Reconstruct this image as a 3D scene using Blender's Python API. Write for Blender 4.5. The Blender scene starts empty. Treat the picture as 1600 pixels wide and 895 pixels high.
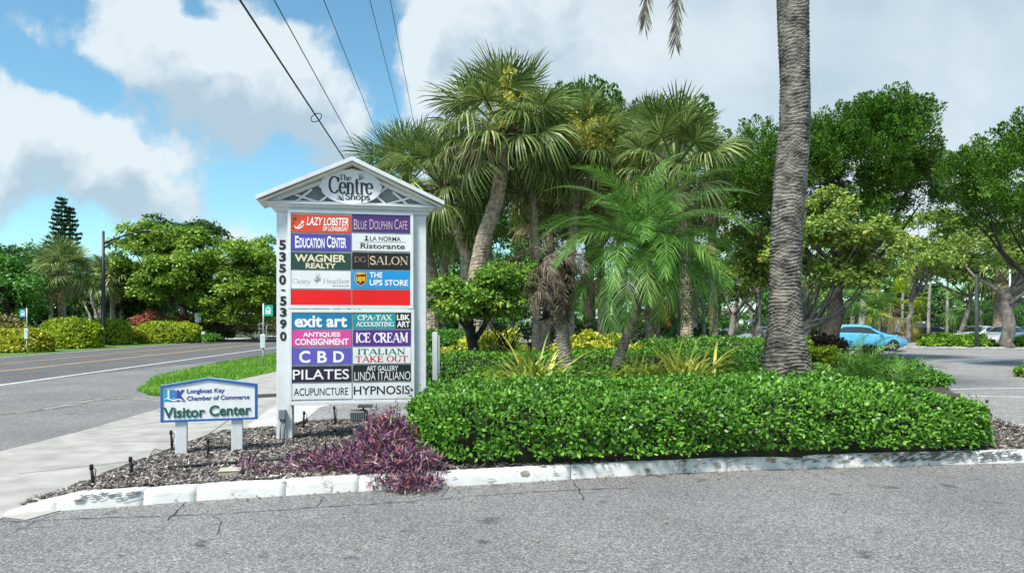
import bpy, bmesh, math, random
import numpy as np
from mathutils import Vector, Matrix

random.seed(7)
RNG = np.random.default_rng(11)
R = math.radians
C = bpy.context.scene.collection
SC = bpy.context.scene
F, HOR, CAMZ = 1100.0, 505.0, 1.6       # focal length in photo pixels, horizon row, eye height

# ------------------------------------------------------------------ camera
cam_d = bpy.data.cameras.new('camera')
cam_d.sensor_fit = 'HORIZONTAL'; cam_d.sensor_width = 36.0
cam_d.lens = 36.0 * F / 1600.0
cam_d.shift_y = (HOR - 447.5) / 1600.0
cam_d.clip_start = 0.1; cam_d.clip_end = 4000
cam = bpy.data.objects.new('camera', cam_d); C.objects.link(cam)
cam.location = (0, 0, CAMZ); cam.rotation_euler = (R(90), 0, 0)
SC.camera = cam

# ------------------------------------------------------------------ view + sun + sky
SC.view_settings.view_transform = 'Standard'
SC.view_settings.look = 'None'
SC.view_settings.gamma = 1.0
SC.view_settings.use_curve_mapping = False
SC.view_settings.exposure = 1.12
SUN = Vector((-0.50, -0.62, 1.25)).normalized()
sl = bpy.data.lights.new('sun', 'SUN'); sl.energy = 2.9; sl.angle = R(12.0); sl.color = (1.0, 0.95, 0.86)
so = bpy.data.objects.new('sun', sl); C.objects.link(so)
so.rotation_euler = SUN.to_track_quat('Z', 'Y').to_euler()
so.location = (-20, -25, 50)
SKY_STRENGTH = 0.11
CLOUD_WHITE = (3.45, 3.8, 3.98)
CLOUD_GREY = (2.05, 2.62, 3.05)
SKY_TINT = (.60, .85, .80)

def build_world():
    w = bpy.data.worlds.new('World'); SC.world = w; w.use_nodes = True
    nt = w.node_tree; N = nt.nodes; L = nt.links
    for n in list(N): N.remove(n)
    out = N.new('ShaderNodeOutputWorld'); bg = N.new('ShaderNodeBackground')
    bg.inputs['Strength'].default_value = SKY_STRENGTH
    L.new(bg.outputs[0], out.inputs[0])
    sky = N.new('ShaderNodeTexSky'); sky.sky_type = 'NISHITA'; sky.sun_disc = False
    sky.sun_elevation = math.asin(SUN.z); sky.sun_rotation = math.atan2(SUN.x, SUN.y)
    sky.air_density = 1.0; sky.dust_density = 0.6; sky.ozone_density = 2.0
    tint = N.new('ShaderNodeMix'); tint.data_type = 'RGBA'; tint.blend_type = 'MULTIPLY'
    tint.inputs[0].default_value = 1.0
    L.new(sky.outputs[0], tint.inputs[6]); tint.inputs[7].default_value = (*SKY_TINT, 1)
    # cloud density group over (x/|y|, z/|y|) of the sky direction
    g = bpy.data.node_groups.new('cloud_density', 'ShaderNodeTree')
    g.interface.new_socket('P', in_out='INPUT', socket_type='NodeSocketVector')
    g.interface.new_socket('D', in_out='OUTPUT', socket_type='NodeSocketFloat')
    gn, gl = g.nodes, g.links
    gi = gn.new('NodeGroupInput'); go = gn.new('NodeGroupOutput')
    def vm(op, a, b=None):
        n = gn.new('ShaderNodeVectorMath'); n.operation = op
        gl.new(a, n.inputs[0])
        if b is not None:
            if isinstance(b, tuple): n.inputs[1].default_value = b
            else: gl.new(b, n.inputs[1])
        return n
    def mm(op, a, b=None, c=None):
        n = gn.new('ShaderNodeMath'); n.operation = op
        for i, q in enumerate((a, b, c)):
            if q is None: continue
            if isinstance(q, (int, float)): n.inputs[i].default_value = q
            else: gl.new(q, n.inputs[i])
        return n.outputs[0]
    wn = gn.new('ShaderNodeTexNoise'); wn.inputs['Scale'].default_value = 5.0; wn.inputs['Detail'].default_value = 4
    gl.new(gi.outputs[0], wn.inputs['Vector'])
    wv = vm('SUBTRACT', wn.outputs['Color'], (.5, .5, .5))
    ws = gn.new('ShaderNodeVectorMath'); ws.operation = 'SCALE'; ws.inputs['Scale'].default_value = 0.20
    gl.new(wv.outputs[0], ws.inputs[0])
    p = vm('ADD', gi.outputs[0], ws.outputs[0]).outputs[0]
    fb = gn.new('ShaderNodeTexNoise'); fb.inputs['Scale'].default_value = 7.0; fb.inputs['Detail'].default_value = 9
    fb.inputs['Roughness'].default_value = 0.58
    gl.new(gi.outputs[0], fb.inputs['Vector'])
    acc = mm('MULTIPLY_ADD', fb.outputs['Fac'], 2.1, -0.96)
    # photo px centre, radii, weight
    f2 = gn.new('ShaderNodeTexNoise'); f2.inputs['Scale'].default_value = 24.0; f2.inputs['Detail'].default_value = 7; f2.inputs['Roughness'].default_value = 0.62
    gl.new(p, f2.inputs['Vector'])
    acc = mm('ADD', acc, mm('MULTIPLY_ADD', f2.outputs['Fac'], .75, -.375))
    blobs = [(20, 190, 110, 80, .75), (110, 245, 150, 85, .8), (215, 275, 130, 90, .8), (300, 330, 110, 55, .5), (200, 215, 70, 40, .35),
             (70, 300, 160, 60, .4), (30, 20, 60, 40, .2),
             (190, 45, 120, 80, .75), (270, 110, 110, 70, .7), (375, 110, 140, 90, .9), (480, 150, 140, 90, .85), (540, 210, 80, 80, .5), (330, 190, 110, 70, .5),
             (370, 20, 60, 40, .5), (440, 320, 130, 45, .10), (580, 300, 60, 60, .15),
             (760, 60, 150, 160, .95), (700, 160, 110, 120, .55), (950, 120, 220, 240, .95), (1150, 150, 230, 260, 1.0), (1400, 130, 260, 240, 1.05), (1620, 150, 240, 260, 1.0),
             (850, 300, 240, 130, .6), (1200, 340, 300, 120, .5), (1500, 330, 300, 120, .5), (800, -250, 1300, 260, .7), (1900, 100, 400, 500, .8), (-400, 250, 400, 120, .6),
             (312, 48, 55, 40, -.42), (575, 40, 75, 70, -.35), (620, 150, 50, 90, -.3), (470, 205, 60, 28, -.5), (420, 290, 130, 50, -.35), (60, 110, 110, 40, -.5), (250, 195, 60, 30, -.2)]
    for (px, py, rx, ry, wt) in blobs:
        c = ((px - 800) / F, 0.0, (HOR - py) / F)
        a = vm('SUBTRACT', p, c).outputs[0]
        b = vm('MULTIPLY', a, (F / (rx * 1.25), 0, F / (ry * 1.25))).outputs[0]
        l = vm('LENGTH', b).outputs['Value']
        mr = gn.new('ShaderNodeMapRange'); mr.interpolation_type = 'SMOOTHSTEP'
        gl.new(l, mr.inputs['Value'])
        mr.inputs['From Min'].default_value = 0.15; mr.inputs['From Max'].default_value = 1.05
        mr.inputs['To Min'].default_value = wt; mr.inputs['To Max'].default_value = 0
        acc = mm('ADD', acc, mr.outputs[0])
    gl.new(acc, go.inputs[0])

    tc = N.new('ShaderNodeTexCoord'); sx = N.new('ShaderNodeSeparateXYZ'); L.new(tc.outputs['Generated'], sx.inputs[0])
    def m(op, a, b=None, c=None, clamp=False):
        n = N.new('ShaderNodeMath'); n.operation = op; n.use_clamp = clamp
        for i, q in enumerate((a, b, c)):
            if q is None: continue
            if isinstance(q, (int, float)): n.inputs[i].default_value = q
            else: L.new(q, n.inputs[i])
        return n.outputs[0]
    ay = m('MAXIMUM', m('ABSOLUTE', sx.outputs[1]), 0.15)
    cx = N.new('ShaderNodeCombineXYZ')
    L.new(m('DIVIDE', sx.outputs[0], ay), cx.inputs[0]); L.new(m('DIVIDE', sx.outputs[2], ay), cx.inputs[2])
    def dens(off):
        ad = N.new('ShaderNodeVectorMath'); ad.operation = 'ADD'; ad.inputs[1].default_value = off
        L.new(cx.outputs[0], ad.inputs[0])
        q = N.new('ShaderNodeGroup'); q.node_tree = g; L.new(ad.outputs[0], q.inputs[0])
        return q.outputs[0]
    d0 = dens((0, 0, 0)); d1 = dens((-0.03, 0, 0.065))
    al = N.new('ShaderNodeMapRange'); al.interpolation_type = 'SMOOTHSTEP'; L.new(d0, al.inputs['Value'])
    al.inputs['From Min'].default_value = 0.20; al.inputs['From Max'].default_value = 0.80
    # lit where the cloud thins towards the sun, grey where it is thick above
    sh = m('MULTIPLY_ADD', m('SUBTRACT', d0, d1), 1.35, 0.55)
    thick = N.new('ShaderNodeMapRange'); L.new(d0, thick.inputs['Value'])
    thick.inputs['From Min'].default_value = 0.8; thick.inputs['From Max'].default_value = 1.7
    thick.inputs['To Min'].default_value = 0.0; thick.inputs['To Max'].default_value = -0.38
    sh2 = m('ADD', sh, thick.outputs[0], clamp=True)
    # wide grey-blue bank over the right half of the sky
    east = N.new('ShaderNodeMapRange'); east.interpolation_type = 'SMOOTHSTEP'; sxx = N.new('ShaderNodeSeparateXYZ'); L.new(cx.outputs[0], sxx.inputs[0])
    L.new(sxx.outputs[0], east.inputs['Value'])
    east.inputs['From Min'].default_value = -0.02; east.inputs['From Max'].default_value = 0.28
    bn = N.new('ShaderNodeTexNoise'); bn.inputs['Scale'].default_value = 3.2; bn.inputs['Detail'].default_value = 5; bn.inputs['Roughness'].default_value = .5
    L.new(cx.outputs[0], bn.inputs['Vector'])
    bank = m('MULTIPLY_ADD', bn.outputs['Fac'], 3.4, -1.10, clamp=True)
    mf = N.new('ShaderNodeMix'); mf.data_type = 'FLOAT'
    L.new(m('MULTIPLY', east.outputs[0], .85), mf.inputs[0]); L.new(sh2, mf.inputs[2]); L.new(bank, mf.inputs[3])
    cc = N.new('ShaderNodeMix'); cc.data_type = 'RGBA'
    cc.inputs[6].default_value = (*CLOUD_GREY, 1); cc.inputs[7].default_value = (*CLOUD_WHITE, 1)
    L.new(mf.outputs[0], cc.inputs[0])
    fin = N.new('ShaderNodeMix'); fin.data_type = 'RGBA'
    L.new(m('MULTIPLY', al.outputs[0], 0.93), fin.inputs[0]); L.new(tint.outputs[2], fin.inputs[6]); L.new(cc.outputs[2], fin.inputs[7])
    L.new(fin.outputs[2], bg.inputs['Color'])
build_world()

# ------------------------------------------------------------------ tagging and mesh helpers
def tag(o, label=None, cat=None, group=None, kind=None):
    if label: o['label'] = label
    if cat: o['category'] = cat
    if group: o['group'] = group
    if kind: o['kind'] = kind
    return o

def empty(name, loc, rz=0.0, label=None, cat=None, group=None):
    o = bpy.data.objects.new(name, None); C.objects.link(o)
    o.location = loc; o.rotation_euler = (0, 0, rz); o.empty_display_size = .2
    return tag(o, label, cat, group)

def link(name, me, parent=None):
    o = bpy.data.objects.new(name, me); C.objects.link(o)
    if parent is not None: o.parent = parent
    return o

def copy_tree(o, parent=None):
    c = o.copy(); C.objects.link(c); c.parent = parent
    for ch in [q for q in o.children]: copy_tree(ch, c)
    return c

def X(px, d): return (px - 800.0) * d / F
def Z(py, d): return CAMZ - (py - HOR) * d / F
def P(px, py, d): return Vector((X(px, d), d, Z(py, d)))
def G(px, py, z=0.0):
    d = (CAMZ - z) * F / (py - HOR)
    return (X(px, d), d)

class MB:
    def __init__(s): s.v = []; s.f = []; s.m = []; s.sm = []
    def add(s, vs, fs, mi=0, smooth=False):
        b = len(s.v); s.v.extend([tuple(q) for q in vs])
        for f in fs:
            s.f.append(tuple(b + i for i in f)); s.m.append(mi); s.sm.append(smooth)
        return s
    def box(s, a, b, mi=0, M=None):
        (x0, y0, z0), (x1, y1, z1) = a, b
        vs = [Vector(q) for q in ((x0,y0,z0),(x1,y0,z0),(x1,y1,z0),(x0,y1,z0),(x0,y0,z1),(x1,y0,z1),(x1,y1,z1),(x0,y1,z1))]
        if M is not None: vs = [M @ q for q in vs]
        return s.add(vs, [(0,3,2,1),(4,5,6,7),(0,1,5,4),(1,2,6,5),(2,3,7,6),(3,0,4,7)], mi)
    def tube(s, pts, rad, n=8, mi=0, cap=True, smooth=True):
        pts = [Vector(q) for q in pts]
        if not hasattr(rad, '__len__'): rad = [rad] * len(pts)
        vs = []; fs = []
        up = Vector((0.13, 0.31, 0.94))
        for i, q in enumerate(pts):
            t = (pts[min(i+1, len(pts)-1)] - pts[max(i-1, 0)]).normalized()
            a = t.cross(up)
            if a.length < 1e-3: a = t.cross(Vector((1, 0, 0)))
            a.normalize(); b = t.cross(a)
            for k in range(n):
                th = 2*math.pi*k/n
                vs.append(q + (a*math.cos(th) + b*math.sin(th)) * rad[i])
        for i in range(len(pts)-1):
            for k in range(n):
                k2 = (k+1) % n
                fs.append((i*n+k, i*n+k2, (i+1)*n+k2, (i+1)*n+k))
        s.add(vs, fs, mi, smooth)
        if cap:
            b = len(s.v) - len(vs)
            s.f.append(tuple(b + k for k in range(n))[::-1]); s.m.append(mi); s.sm.append(False)
            s.f.append(tuple(b + (len(pts)-1)*n + k for k in range(n))); s.m.append(mi); s.sm.append(False)
        return s
    def prism(s, poly, y0, y1, mi=0):                       # poly in (x, z), extruded along y
        n = len(poly)
        vs = [(p[0], y0, p[1]) for p in poly] + [(p[0], y1, p[1]) for p in poly]
        fs = [tuple(range(n)), tuple(range(2*n-1, n-1, -1))] + [(i, n+i, n+(i+1) % n, (i+1) % n) for i in range(n)]
        return s.add(vs, fs, mi)
    def build(s, name, mats, parent=None, bevel=0.0, fix=True):
        me = bpy.data.meshes.new(name); me.from_pydata(s.v, [], s.f)
        for m_ in (mats if isinstance(mats, (list, tuple)) else [mats]): me.materials.append(m_)
        me.polygons.foreach_set('material_index', s.m); me.polygons.foreach_set('use_smooth', s.sm)
        if fix:
            bm = bmesh.new(); bm.from_mesh(me); bmesh.ops.recalc_face_normals(bm, faces=bm.faces); bm.to_mesh(me); bm.free()
        me.update()
        o = link(name, me, parent)
        if bevel > 0:
            md = o.modifiers.new('bevel', 'BEVEL'); md.width = bevel; md.segments = 2; md.limit_method = 'ANGLE'
        return o

def poly_mesh(name, arrays, mats, parent=None, smooth=False):
    """arrays: list of (verts (n*k,3), k, material index); every k consecutive vertices are one face."""
    V = []; tot = []; start = []; mi = []; off = 0
    for v, k, m_ in arrays:
        v = np.asarray(v, dtype=np.float32).reshape(-1, 3); nf = len(v)//k
        V.append(v); tot.append(np.full(nf, k, np.int32)); start.append(off + np.arange(nf, dtype=np.int32)*k); mi.append(np.full(nf, m_, np.int32)); off += len(v)
    V = np.concatenate(V); tot = np.concatenate(tot); start = np.concatenate(start); mi = np.concatenate(mi)
    me = bpy.data.meshes.new(name)
    me.vertices.add(len(V)); me.vertices.foreach_set('co', V.ravel())
    me.loops.add(len(V)); me.loops.foreach_set('vertex_index', np.arange(len(V), dtype=np.int32))
    me.polygons.add(len(tot)); me.polygons.foreach_set('loop_start', start); me.polygons.foreach_set('loop_total', tot)
    for m_ in (mats if isinstance(mats, (list, tuple)) else [mats]): me.materials.append(m_)
    me.polygons.foreach_set('material_index', mi)
    me.update(calc_edges=True); me.validate()
    return link(name, me, parent)

def sheet(name, poly, z, mat, kind='structure', zf=None):
    me = bpy.data.meshes.new(name); bm = bmesh.new()
    vs = [bm.verts.new((p[0], p[1], z)) for p in poly]
    f = bm.faces.new(vs)
    bm.normal_update()
    if f.normal.z < 0: bmesh.ops.reverse_faces(bm, faces=[f])
    bmesh.ops.triangulate(bm, faces=bm.faces[:])
    bm.to_mesh(me); bm.free(); me.materials.append(mat)
    return tag(link(name, me), kind=kind)

def ribbon(mb, pts, w, z, mi=0):
    pts = [Vector((p[0], p[1])) for p in pts]; L_ = []; R_ = []
    for i, p in enumerate(pts):
        t = (pts[min(i+1, len(pts)-1)] - pts[max(i-1, 0)]).normalized(); n = Vector((-t.y, t.x))
        ww = (w[i] if hasattr(w, '__len__') else w) / 2
        L_.append((*(p + n*ww), z)); R_.append((*(p - n*ww), z))
    n = len(pts)
    mb.add(L_ + R_, [(i, n+i, n+i+1, i+1) for i in range(n-1)], mi)

def wob(p, s=1.0, seed=0.0):
    """cheap smooth noise, about -1..1, p (...,3)"""
    p = np.asarray(p)*s; x, y, z = p[..., 0]+seed, p[..., 1]-seed*.7, p[..., 2]+seed*1.3
    return (np.sin(x*1.7+np.sin(y*2.3))*.5 + np.sin(y*2.1+1.3*np.sin(z*1.9+x))*.5 + np.sin(z*2.7+np.sin(x*1.1)+y*.7)*.5
            + .5*np.sin(x*4.3+y*3.7)*np.sin(z*4.1-y*2.9))/1.6

def unit(v): return v/np.maximum(np.linalg.norm(v, axis=-1, keepdims=True), 1e-9)

# ------------------------------------------------------------------ materials
def lin(r, g, b, k=1.0):
    f = lambda c: ((c/255+.055)/1.055)**2.4 if c/255 > .04045 else c/255/12.92
    return (f(r)*k, f(g)*k, f(b)*k)

def mat(name, col, rough=.6, metal=0.0, var=.12, scale=6.0, bump=0.0, bscale=None, col2=None, spec=.5, det=6, coat=0.0):
    m = bpy.data.materials.new(name); m.use_nodes = True
    nt = m.node_tree; N = nt.nodes; L = nt.links; b = N['Principled BSDF']
    b.inputs['Roughness'].default_value = rough; b.inputs['Metallic'].default_value = metal
    b.inputs['Specular IOR Level'].default_value = spec; b.inputs['Coat Weight'].default_value = coat
    tc = N.new('ShaderNodeTexCoord'); no = N.new('ShaderNodeTexNoise')
    no.inputs['Scale'].default_value = scale; no.inputs['Detail'].default_value = det
    L.new(tc.outputs['Object'], no.inputs['Vector'])
    rp = N.new('ShaderNodeValToRGB'); L.new(no.outputs['Fac'], rp.inputs[0])
    c2 = col2 if col2 else tuple(c*(1-var*1.6) for c in col)
    rp.color_ramp.elements[0].position = .32; rp.color_ramp.elements[1].position = .68
    rp.color_ramp.elements[0].color = (*c2, 1); rp.color_ramp.elements[1].color = (*[min(1, c*(1+var*.6)) for c in col], 1)
    L.new(rp.outputs[0], b.inputs['Base Color'])
    if bump:
        bn = N.new('ShaderNodeTexNoise'); bn.inputs['Scale'].default_value = bscale or scale*4; bn.inputs['Detail'].default_value = 5
        L.new(tc.outputs['Object'], bn.inputs['Vector'])
        bp = N.new('ShaderNodeBump'); bp.inputs['Strength'].default_value = bump; bp.inputs['Distance'].default_value = .02
        L.new(bn.outputs['Fac'], bp.inputs['Height']); L.new(bp.outputs[0], b.inputs['Normal'])
    return m

LEAF_GAIN = 1.4
def leaf_mat(name, cols, rough=.45, trans=.3, patch=.0, pscale=.6, spec=.35):
    """cols: list of (position, rgb); every leaf takes its own colour"""
    cols = [(p_, tuple(min(.8, q*LEAF_GAIN) for q in c_)) for p_, c_ in cols]
    m = bpy.data.materials.new(name); m.use_nodes = True
    nt = m.node_tree; N = nt.nodes; L = nt.links; b = N['Principled BSDF']; out = N['Material Output']
    b.inputs['Roughness'].default_value = rough; b.inputs['Specular IOR Level'].default_value = spec
    ge = N.new('ShaderNodeNewGeometry'); rp = N.new('ShaderNodeValToRGB')
    src = ge.outputs['Random Per Island']
    if patch:
        tc = N.new('ShaderNodeTexCoord'); no = N.new('ShaderNodeTexNoise'); no.inputs['Scale'].default_value = pscale; no.inputs['Detail'].default_value = 3
        L.new(tc.outputs['Object'], no.inputs['Vector'])
        mx = N.new('ShaderNodeMix'); mx.data_type = 'FLOAT'; mx.inputs[0].default_value = patch
        mr = N.new('ShaderNodeMapRange'); mr.inputs[1].default_value = .3; mr.inputs[2].default_value = .7; L.new(no.outputs['Fac'], mr.inputs[0])
        L.new(src, mx.inputs[2]); L.new(mr.outputs[0], mx.inputs[3]); src = mx.outputs[0]
    L.new(src, rp.inputs[0])
    el = rp.color_ramp.elements
    while len(el) < len(cols): el.new(.5)
    for e, (p_, c_) in zip(el, sorted(cols)): e.position = p_
    for e, (p_, c_) in zip(el, sorted(cols)): e.color = (*c_, 1)
    L.new(rp.outputs[0], b.inputs['Base Color'])
    tr = N.new('ShaderNodeBsdfTranslucent'); L.new(rp.outputs[0], tr.inputs['Color'])
    ms = N.new('ShaderNodeMixShader'); ms.inputs[0].default_value = trans
    L.new(b.outputs[0], ms.inputs[1]); L.new(tr.outputs[0], ms.inputs[2]); L.new(ms.outputs[0], out.inputs['Surface'])
    return m

def asphalt_mat(name, a, b_, grain=75.0, tan=None):
    m = bpy.data.materials.new(name); m.use_nodes = True
    nt = m.node_tree; N = nt.nodes; L = nt.links; b = N['Principled BSDF']
    b.inputs['Roughness'].default_value = .9; b.inputs['Specular IOR Level'].default_value = .25
    tc = N.new('ShaderNodeTexCoord')
    vo = N.new('ShaderNodeTexVoronoi'); vo.inputs['Scale'].default_value = grain; L.new(tc.outputs['Object'], vo.inputs['Vector'])
    sp = N.new('ShaderNodeSeparateColor'); L.new(vo.outputs['Color'], sp.inputs[0])
    rp = N.new('ShaderNodeValToRGB'); L.new(sp.outputs[0], rp.inputs[0])
    el = rp.color_ramp.elements
    el[0].color = (*[c*.55 for c in a], 1); el[1].color = (*b_, 1); el[1].position = .95
    e = el.new(.35); e.color = (*a, 1); e = el.new(.72); e.color = (*[(p+q)/2*.9 for p, q in zip(a, b_)], 1)
    no = N.new('ShaderNodeTexNoise'); no.inputs['Scale'].default_value = .55; no.inputs['Detail'].default_value = 7; no.inputs['Roughness'].default_value = .62
    L.new(tc.outputs['Object'], no.inputs['Vector'])
    r2 = N.new('ShaderNodeValToRGB'); L.new(no.outputs['Fac'], r2.inputs[0])
    r2.color_ramp.elements[0].position = .28; r2.color_ramp.elements[1].position = .72
    r2.color_ramp.elements[0].color = (.76, .76, .77, 1); r2.color_ramp.elements[1].color = (1.12, 1.11, 1.09, 1)
    mx = N.new('ShaderNodeMix'); mx.data_type = 'RGBA'; mx.blend_type = 'MULTIPLY'; mx.inputs[0].default_value = 1
    L.new(rp.outputs[0], mx.inputs[6]); L.new(r2.outputs[0], mx.inputs[7])
    # sparse dark specks and oil drops
    n3 = N.new('ShaderNodeTexNoise'); n3.inputs['Scale'].default_value = 3.4; n3.inputs['Detail'].default_value = 4
    L.new(tc.outputs['Object'], n3.inputs['Vector'])
    r3 = N.new('ShaderNodeValToRGB'); L.new(n3.outputs['Fac'], r3.inputs[0])
    r3.color_ramp.elements[0].position = .27; r3.color_ramp.elements[1].position = .37
    r3.color_ramp.elements[0].color = (.5, .5, .5, 1); r3.color_ramp.elements[1].color = (1, 1, 1, 1)
    m4 = N.new('ShaderNodeMix'); m4.data_type = 'RGBA'; m4.blend_type = 'MULTIPLY'; m4.inputs[0].default_value = 1
    L.new(mx.outputs[2], m4.inputs[6]); L.new(r3.outputs[0], m4.inputs[7])
    L.new(m4.outputs[2], b.inputs['Base Color'])
    bp = N.new('ShaderNodeBump'); bp.inputs['Strength'].default_value = .30; bp.inputs['Distance'].default_value = .008
    L.new(sp.outputs[1], bp.inputs['Height']); L.new(bp.outputs[0], b.inputs['Normal'])
    return m

def streak_mat(name, base, dirt, rough=.6, amount=.35, scale=(14, 14, 1.2)):
    """weathered paint: dirt runs down in streaks"""
    m = mat(name, base, rough, var=.05, scale=9, bump=.08, bscale=60)
    nt = m.node_tree; N = nt.nodes; L = nt.links; b = N['Principled BSDF']
    old = b.inputs['Base Color'].links[0].from_socket
    tc = N.new('ShaderNodeTexCoord'); mp = N.new('ShaderNodeMapping'); mp.inputs['Scale'].default_value = scale
    L.new(tc.outputs['Object'], mp.inputs[0])
    no = N.new('ShaderNodeTexNoise'); no.inputs['Scale'].default_value = 1; no.inputs['Detail'].default_value = 8; no.inputs['Roughness'].default_value = .7
    L.new(mp.outputs[0], no.inputs['Vector'])
    mr = N.new('ShaderNodeMapRange'); L.new(no.outputs['Fac'], mr.inputs[0])
    mr.inputs[1].default_value = .52; mr.inputs[2].default_value = .78; mr.inputs[3].default_value = 0; mr.inputs[4].default_value = amount
    mx = N.new('ShaderNodeMix'); mx.data_type = 'RGBA'; L.new(mr.outputs[0], mx.inputs[0]); L.new(old, mx.inputs[6]); mx.inputs[7].default_value = (*dirt, 1)
    L.new(mx.outputs[2], b.inputs['Base Color'])
    return m

M = {}
M['lot'] = asphalt_mat('lot_asphalt', (.165, .165, .167), (.35, .345, .335), 90)
M['road'] = asphalt_mat('road_asphalt', (.105, .105, .11), (.22, .217, .217), 45)
M['park'] = asphalt_mat('parking_asphalt', (.24, .24, .24), (.40, .395, .385), 40)
M['crack'] = mat('crack_tar', (.035, .034, .032), .9)
M['concrete'] = mat('pavement_concrete', (.385, .368, .338), .85, var=.18, scale=2.6, bump=.25, bscale=90, det=9)
M['concrete_new'] = mat('pale_concrete', (.52, .515, .50), .8, var=.12, scale=3, bump=.15, bscale=80)
M['joint'] = mat('joint_dirt', (.14, .13, .11), .95)
M['soil'] = mat('soil', (.075, .06, .048), .95, var=.4, scale=8, bump=.5, bscale=40)
M['ground'] = mat('ground_turf', (.07, .105, .03), .95, var=.4, scale=.8, bump=.4, bscale=12)
M['turf'] = mat('verge_turf', (.11, .22, .03), .95, var=.35, scale=2.2, bump=.6, bscale=50)
M['white_line'] = mat('white_road_paint', (.72, .72, .70), .7, var=.25, scale=5)
M['yellow_line'] = mat('yellow_road_paint', (.66, .40, .10), .7, var=.25, scale=5)
M['blue_line'] = mat('blue_road_paint', (.45, .56, .66), .7, var=.3, scale=3)
def kerb_mat():
    m = streak_mat('kerb_paint', (.66, .66, .65), (.22, .205, .18), .8, .55, (3.5, 3.5, 9))
    nt = m.node_tree; N = nt.nodes; L = nt.links; b = N['Principled BSDF']; old = b.inputs['Base Color'].links[0].from_socket
    tc = N.new('ShaderNodeTexCoord'); no = N.new('ShaderNodeTexNoise'); no.inputs['Scale'].default_value = 11; no.inputs['Detail'].default_value = 8; no.inputs['Roughness'].default_value = .68
    L.new(tc.outputs['Object'], no.inputs['Vector'])
    mr = N.new('ShaderNodeMapRange'); L.new(no.outputs['Fac'], mr.inputs[0]); mr.inputs[1].default_value = .615; mr.inputs[2].default_value = .645
    mx = N.new('ShaderNodeMix'); mx.data_type = 'RGBA'; L.new(mr.outputs[0], mx.inputs[0]); L.new(old, mx.inputs[6]); mx.inputs[7].default_value = (.30, .27, .225, 1)
    vo = N.new('ShaderNodeTexVoronoi'); vo.feature = 'DISTANCE_TO_EDGE'; vo.inputs['Scale'].default_value = 2.6
    w = N.new('ShaderNodeMix'); w.data_type = 'VECTOR'; w.inputs[0].default_value = .22; L.new(tc.outputs['Object'], w.inputs[4]); L.new(no.outputs['Color'], w.inputs[5]); L.new(w.outputs[1], vo.inputs['Vector'])
    m2 = N.new('ShaderNodeMapRange'); L.new(vo.outputs['Distance'], m2.inputs[0]); m2.inputs[1].default_value = .004; m2.inputs[2].default_value = .011; m2.inputs[3].default_value = .8; m2.inputs[4].default_value = 0
    n2 = N.new('ShaderNodeTexNoise'); n2.inputs['Scale'].default_value = 1.7; L.new(tc.outputs['Object'], n2.inputs['Vector'])
    m3 = N.new('ShaderNodeMapRange'); L.new(n2.outputs['Fac'], m3.inputs[0]); m3.inputs[1].default_value = .5; m3.inputs[2].default_value = .58
    mm_ = N.new('ShaderNodeMath'); mm_.operation = 'MULTIPLY'; L.new(m2.outputs[0], mm_.inputs[0]); L.new(m3.outputs[0], mm_.inputs[1])
    mz = N.new('ShaderNodeMix'); mz.data_type = 'RGBA'; L.new(mm_.outputs[0], mz.inputs[0]); L.new(mx.outputs[2], mz.inputs[6]); mz.inputs[7].default_value = (.10, .095, .085, 1)
    L.new(mz.outputs[2], b.inputs['Base Color'])
    return m
M['kerb'] = kerb_mat()
M['kerb_plain'] = mat('kerb_concrete', (.46, .44, .41), .85, var=.25, scale=5, bump=.3)
M['white'] = streak_mat('white_paint', (.68, .70, .73), (.42, .43, .43), .5, .25)
M['cream'] = mat('cream_trim', (.70, .67, .58), .55, var=.08)
M['white_clean'] = mat('clean_white_paint', (.72, .74, .76), .45, var=.05)
M['black'] = mat('black_metal', (.018, .018, .02), .45, var=.2)
M['rubber'] = mat('black_rubber', (.02, .02, .02), .7, var=.2)
M['grey_metal'] = mat('grey_metal', (.24, .27, .29), .5, .3, var=.15)
M['galv'] = mat('galvanised_metal', (.52, .54, .55), .45, .5, var=.12)
M['lattice_back'] = mat('lattice_back_board', (.20, .225, .235), .8, var=.2, scale=4)
M['glass'] = mat('dark_glass', (.03, .04, .045), .06, var=.1, spec=.8)
M['chrome'] = mat('chrome', (.62, .63, .64), .15, .9, var=.05)
M['wood'] = mat('utility_pole_wood', (.16, .12, .09), .9, var=.3, scale=5, bump=.4)

# ------------------------------------------------------------------ the setting: ground, roads, lot, pavement, kerb
sheet('ground', [(-1500, -300), (1500, -300), (1500, 2200), (-1500, 2200)], -.03, M['ground'])
# the road runs away to the upper left; its edges are X = a - 0.085 d
def road_x(a, d): return a - .085*d
sheet('road', [(road_x(-21.6, -60), -60), (road_x(-9.6, -60), -60), (road_x(-9.6, 260), 260), (road_x(-21.6, 260), 260)], -.008, M['road'])
def road_line(name, a, w, mat_, y0=-60, y1=260):
    mb = MB(); n = 40
    ribbon(mb, [(road_x(a, y0+(y1-y0)*i/n), y0+(y1-y0)*i/n) for i in range(n+1)], w, -.003)
    return tag(mb.build(name, mat_, fix=False), kind='structure')
road_line('road_edge_line', -11.75, .16, M['white_line']); road_line('road_edge_line', -21.3, .16, M['white_line'])
road_line('road_centre_line', -15.1, .17, M['yellow_line']); road_line('road_centre_line', -17.9, .14, M['yellow_line'])
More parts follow.
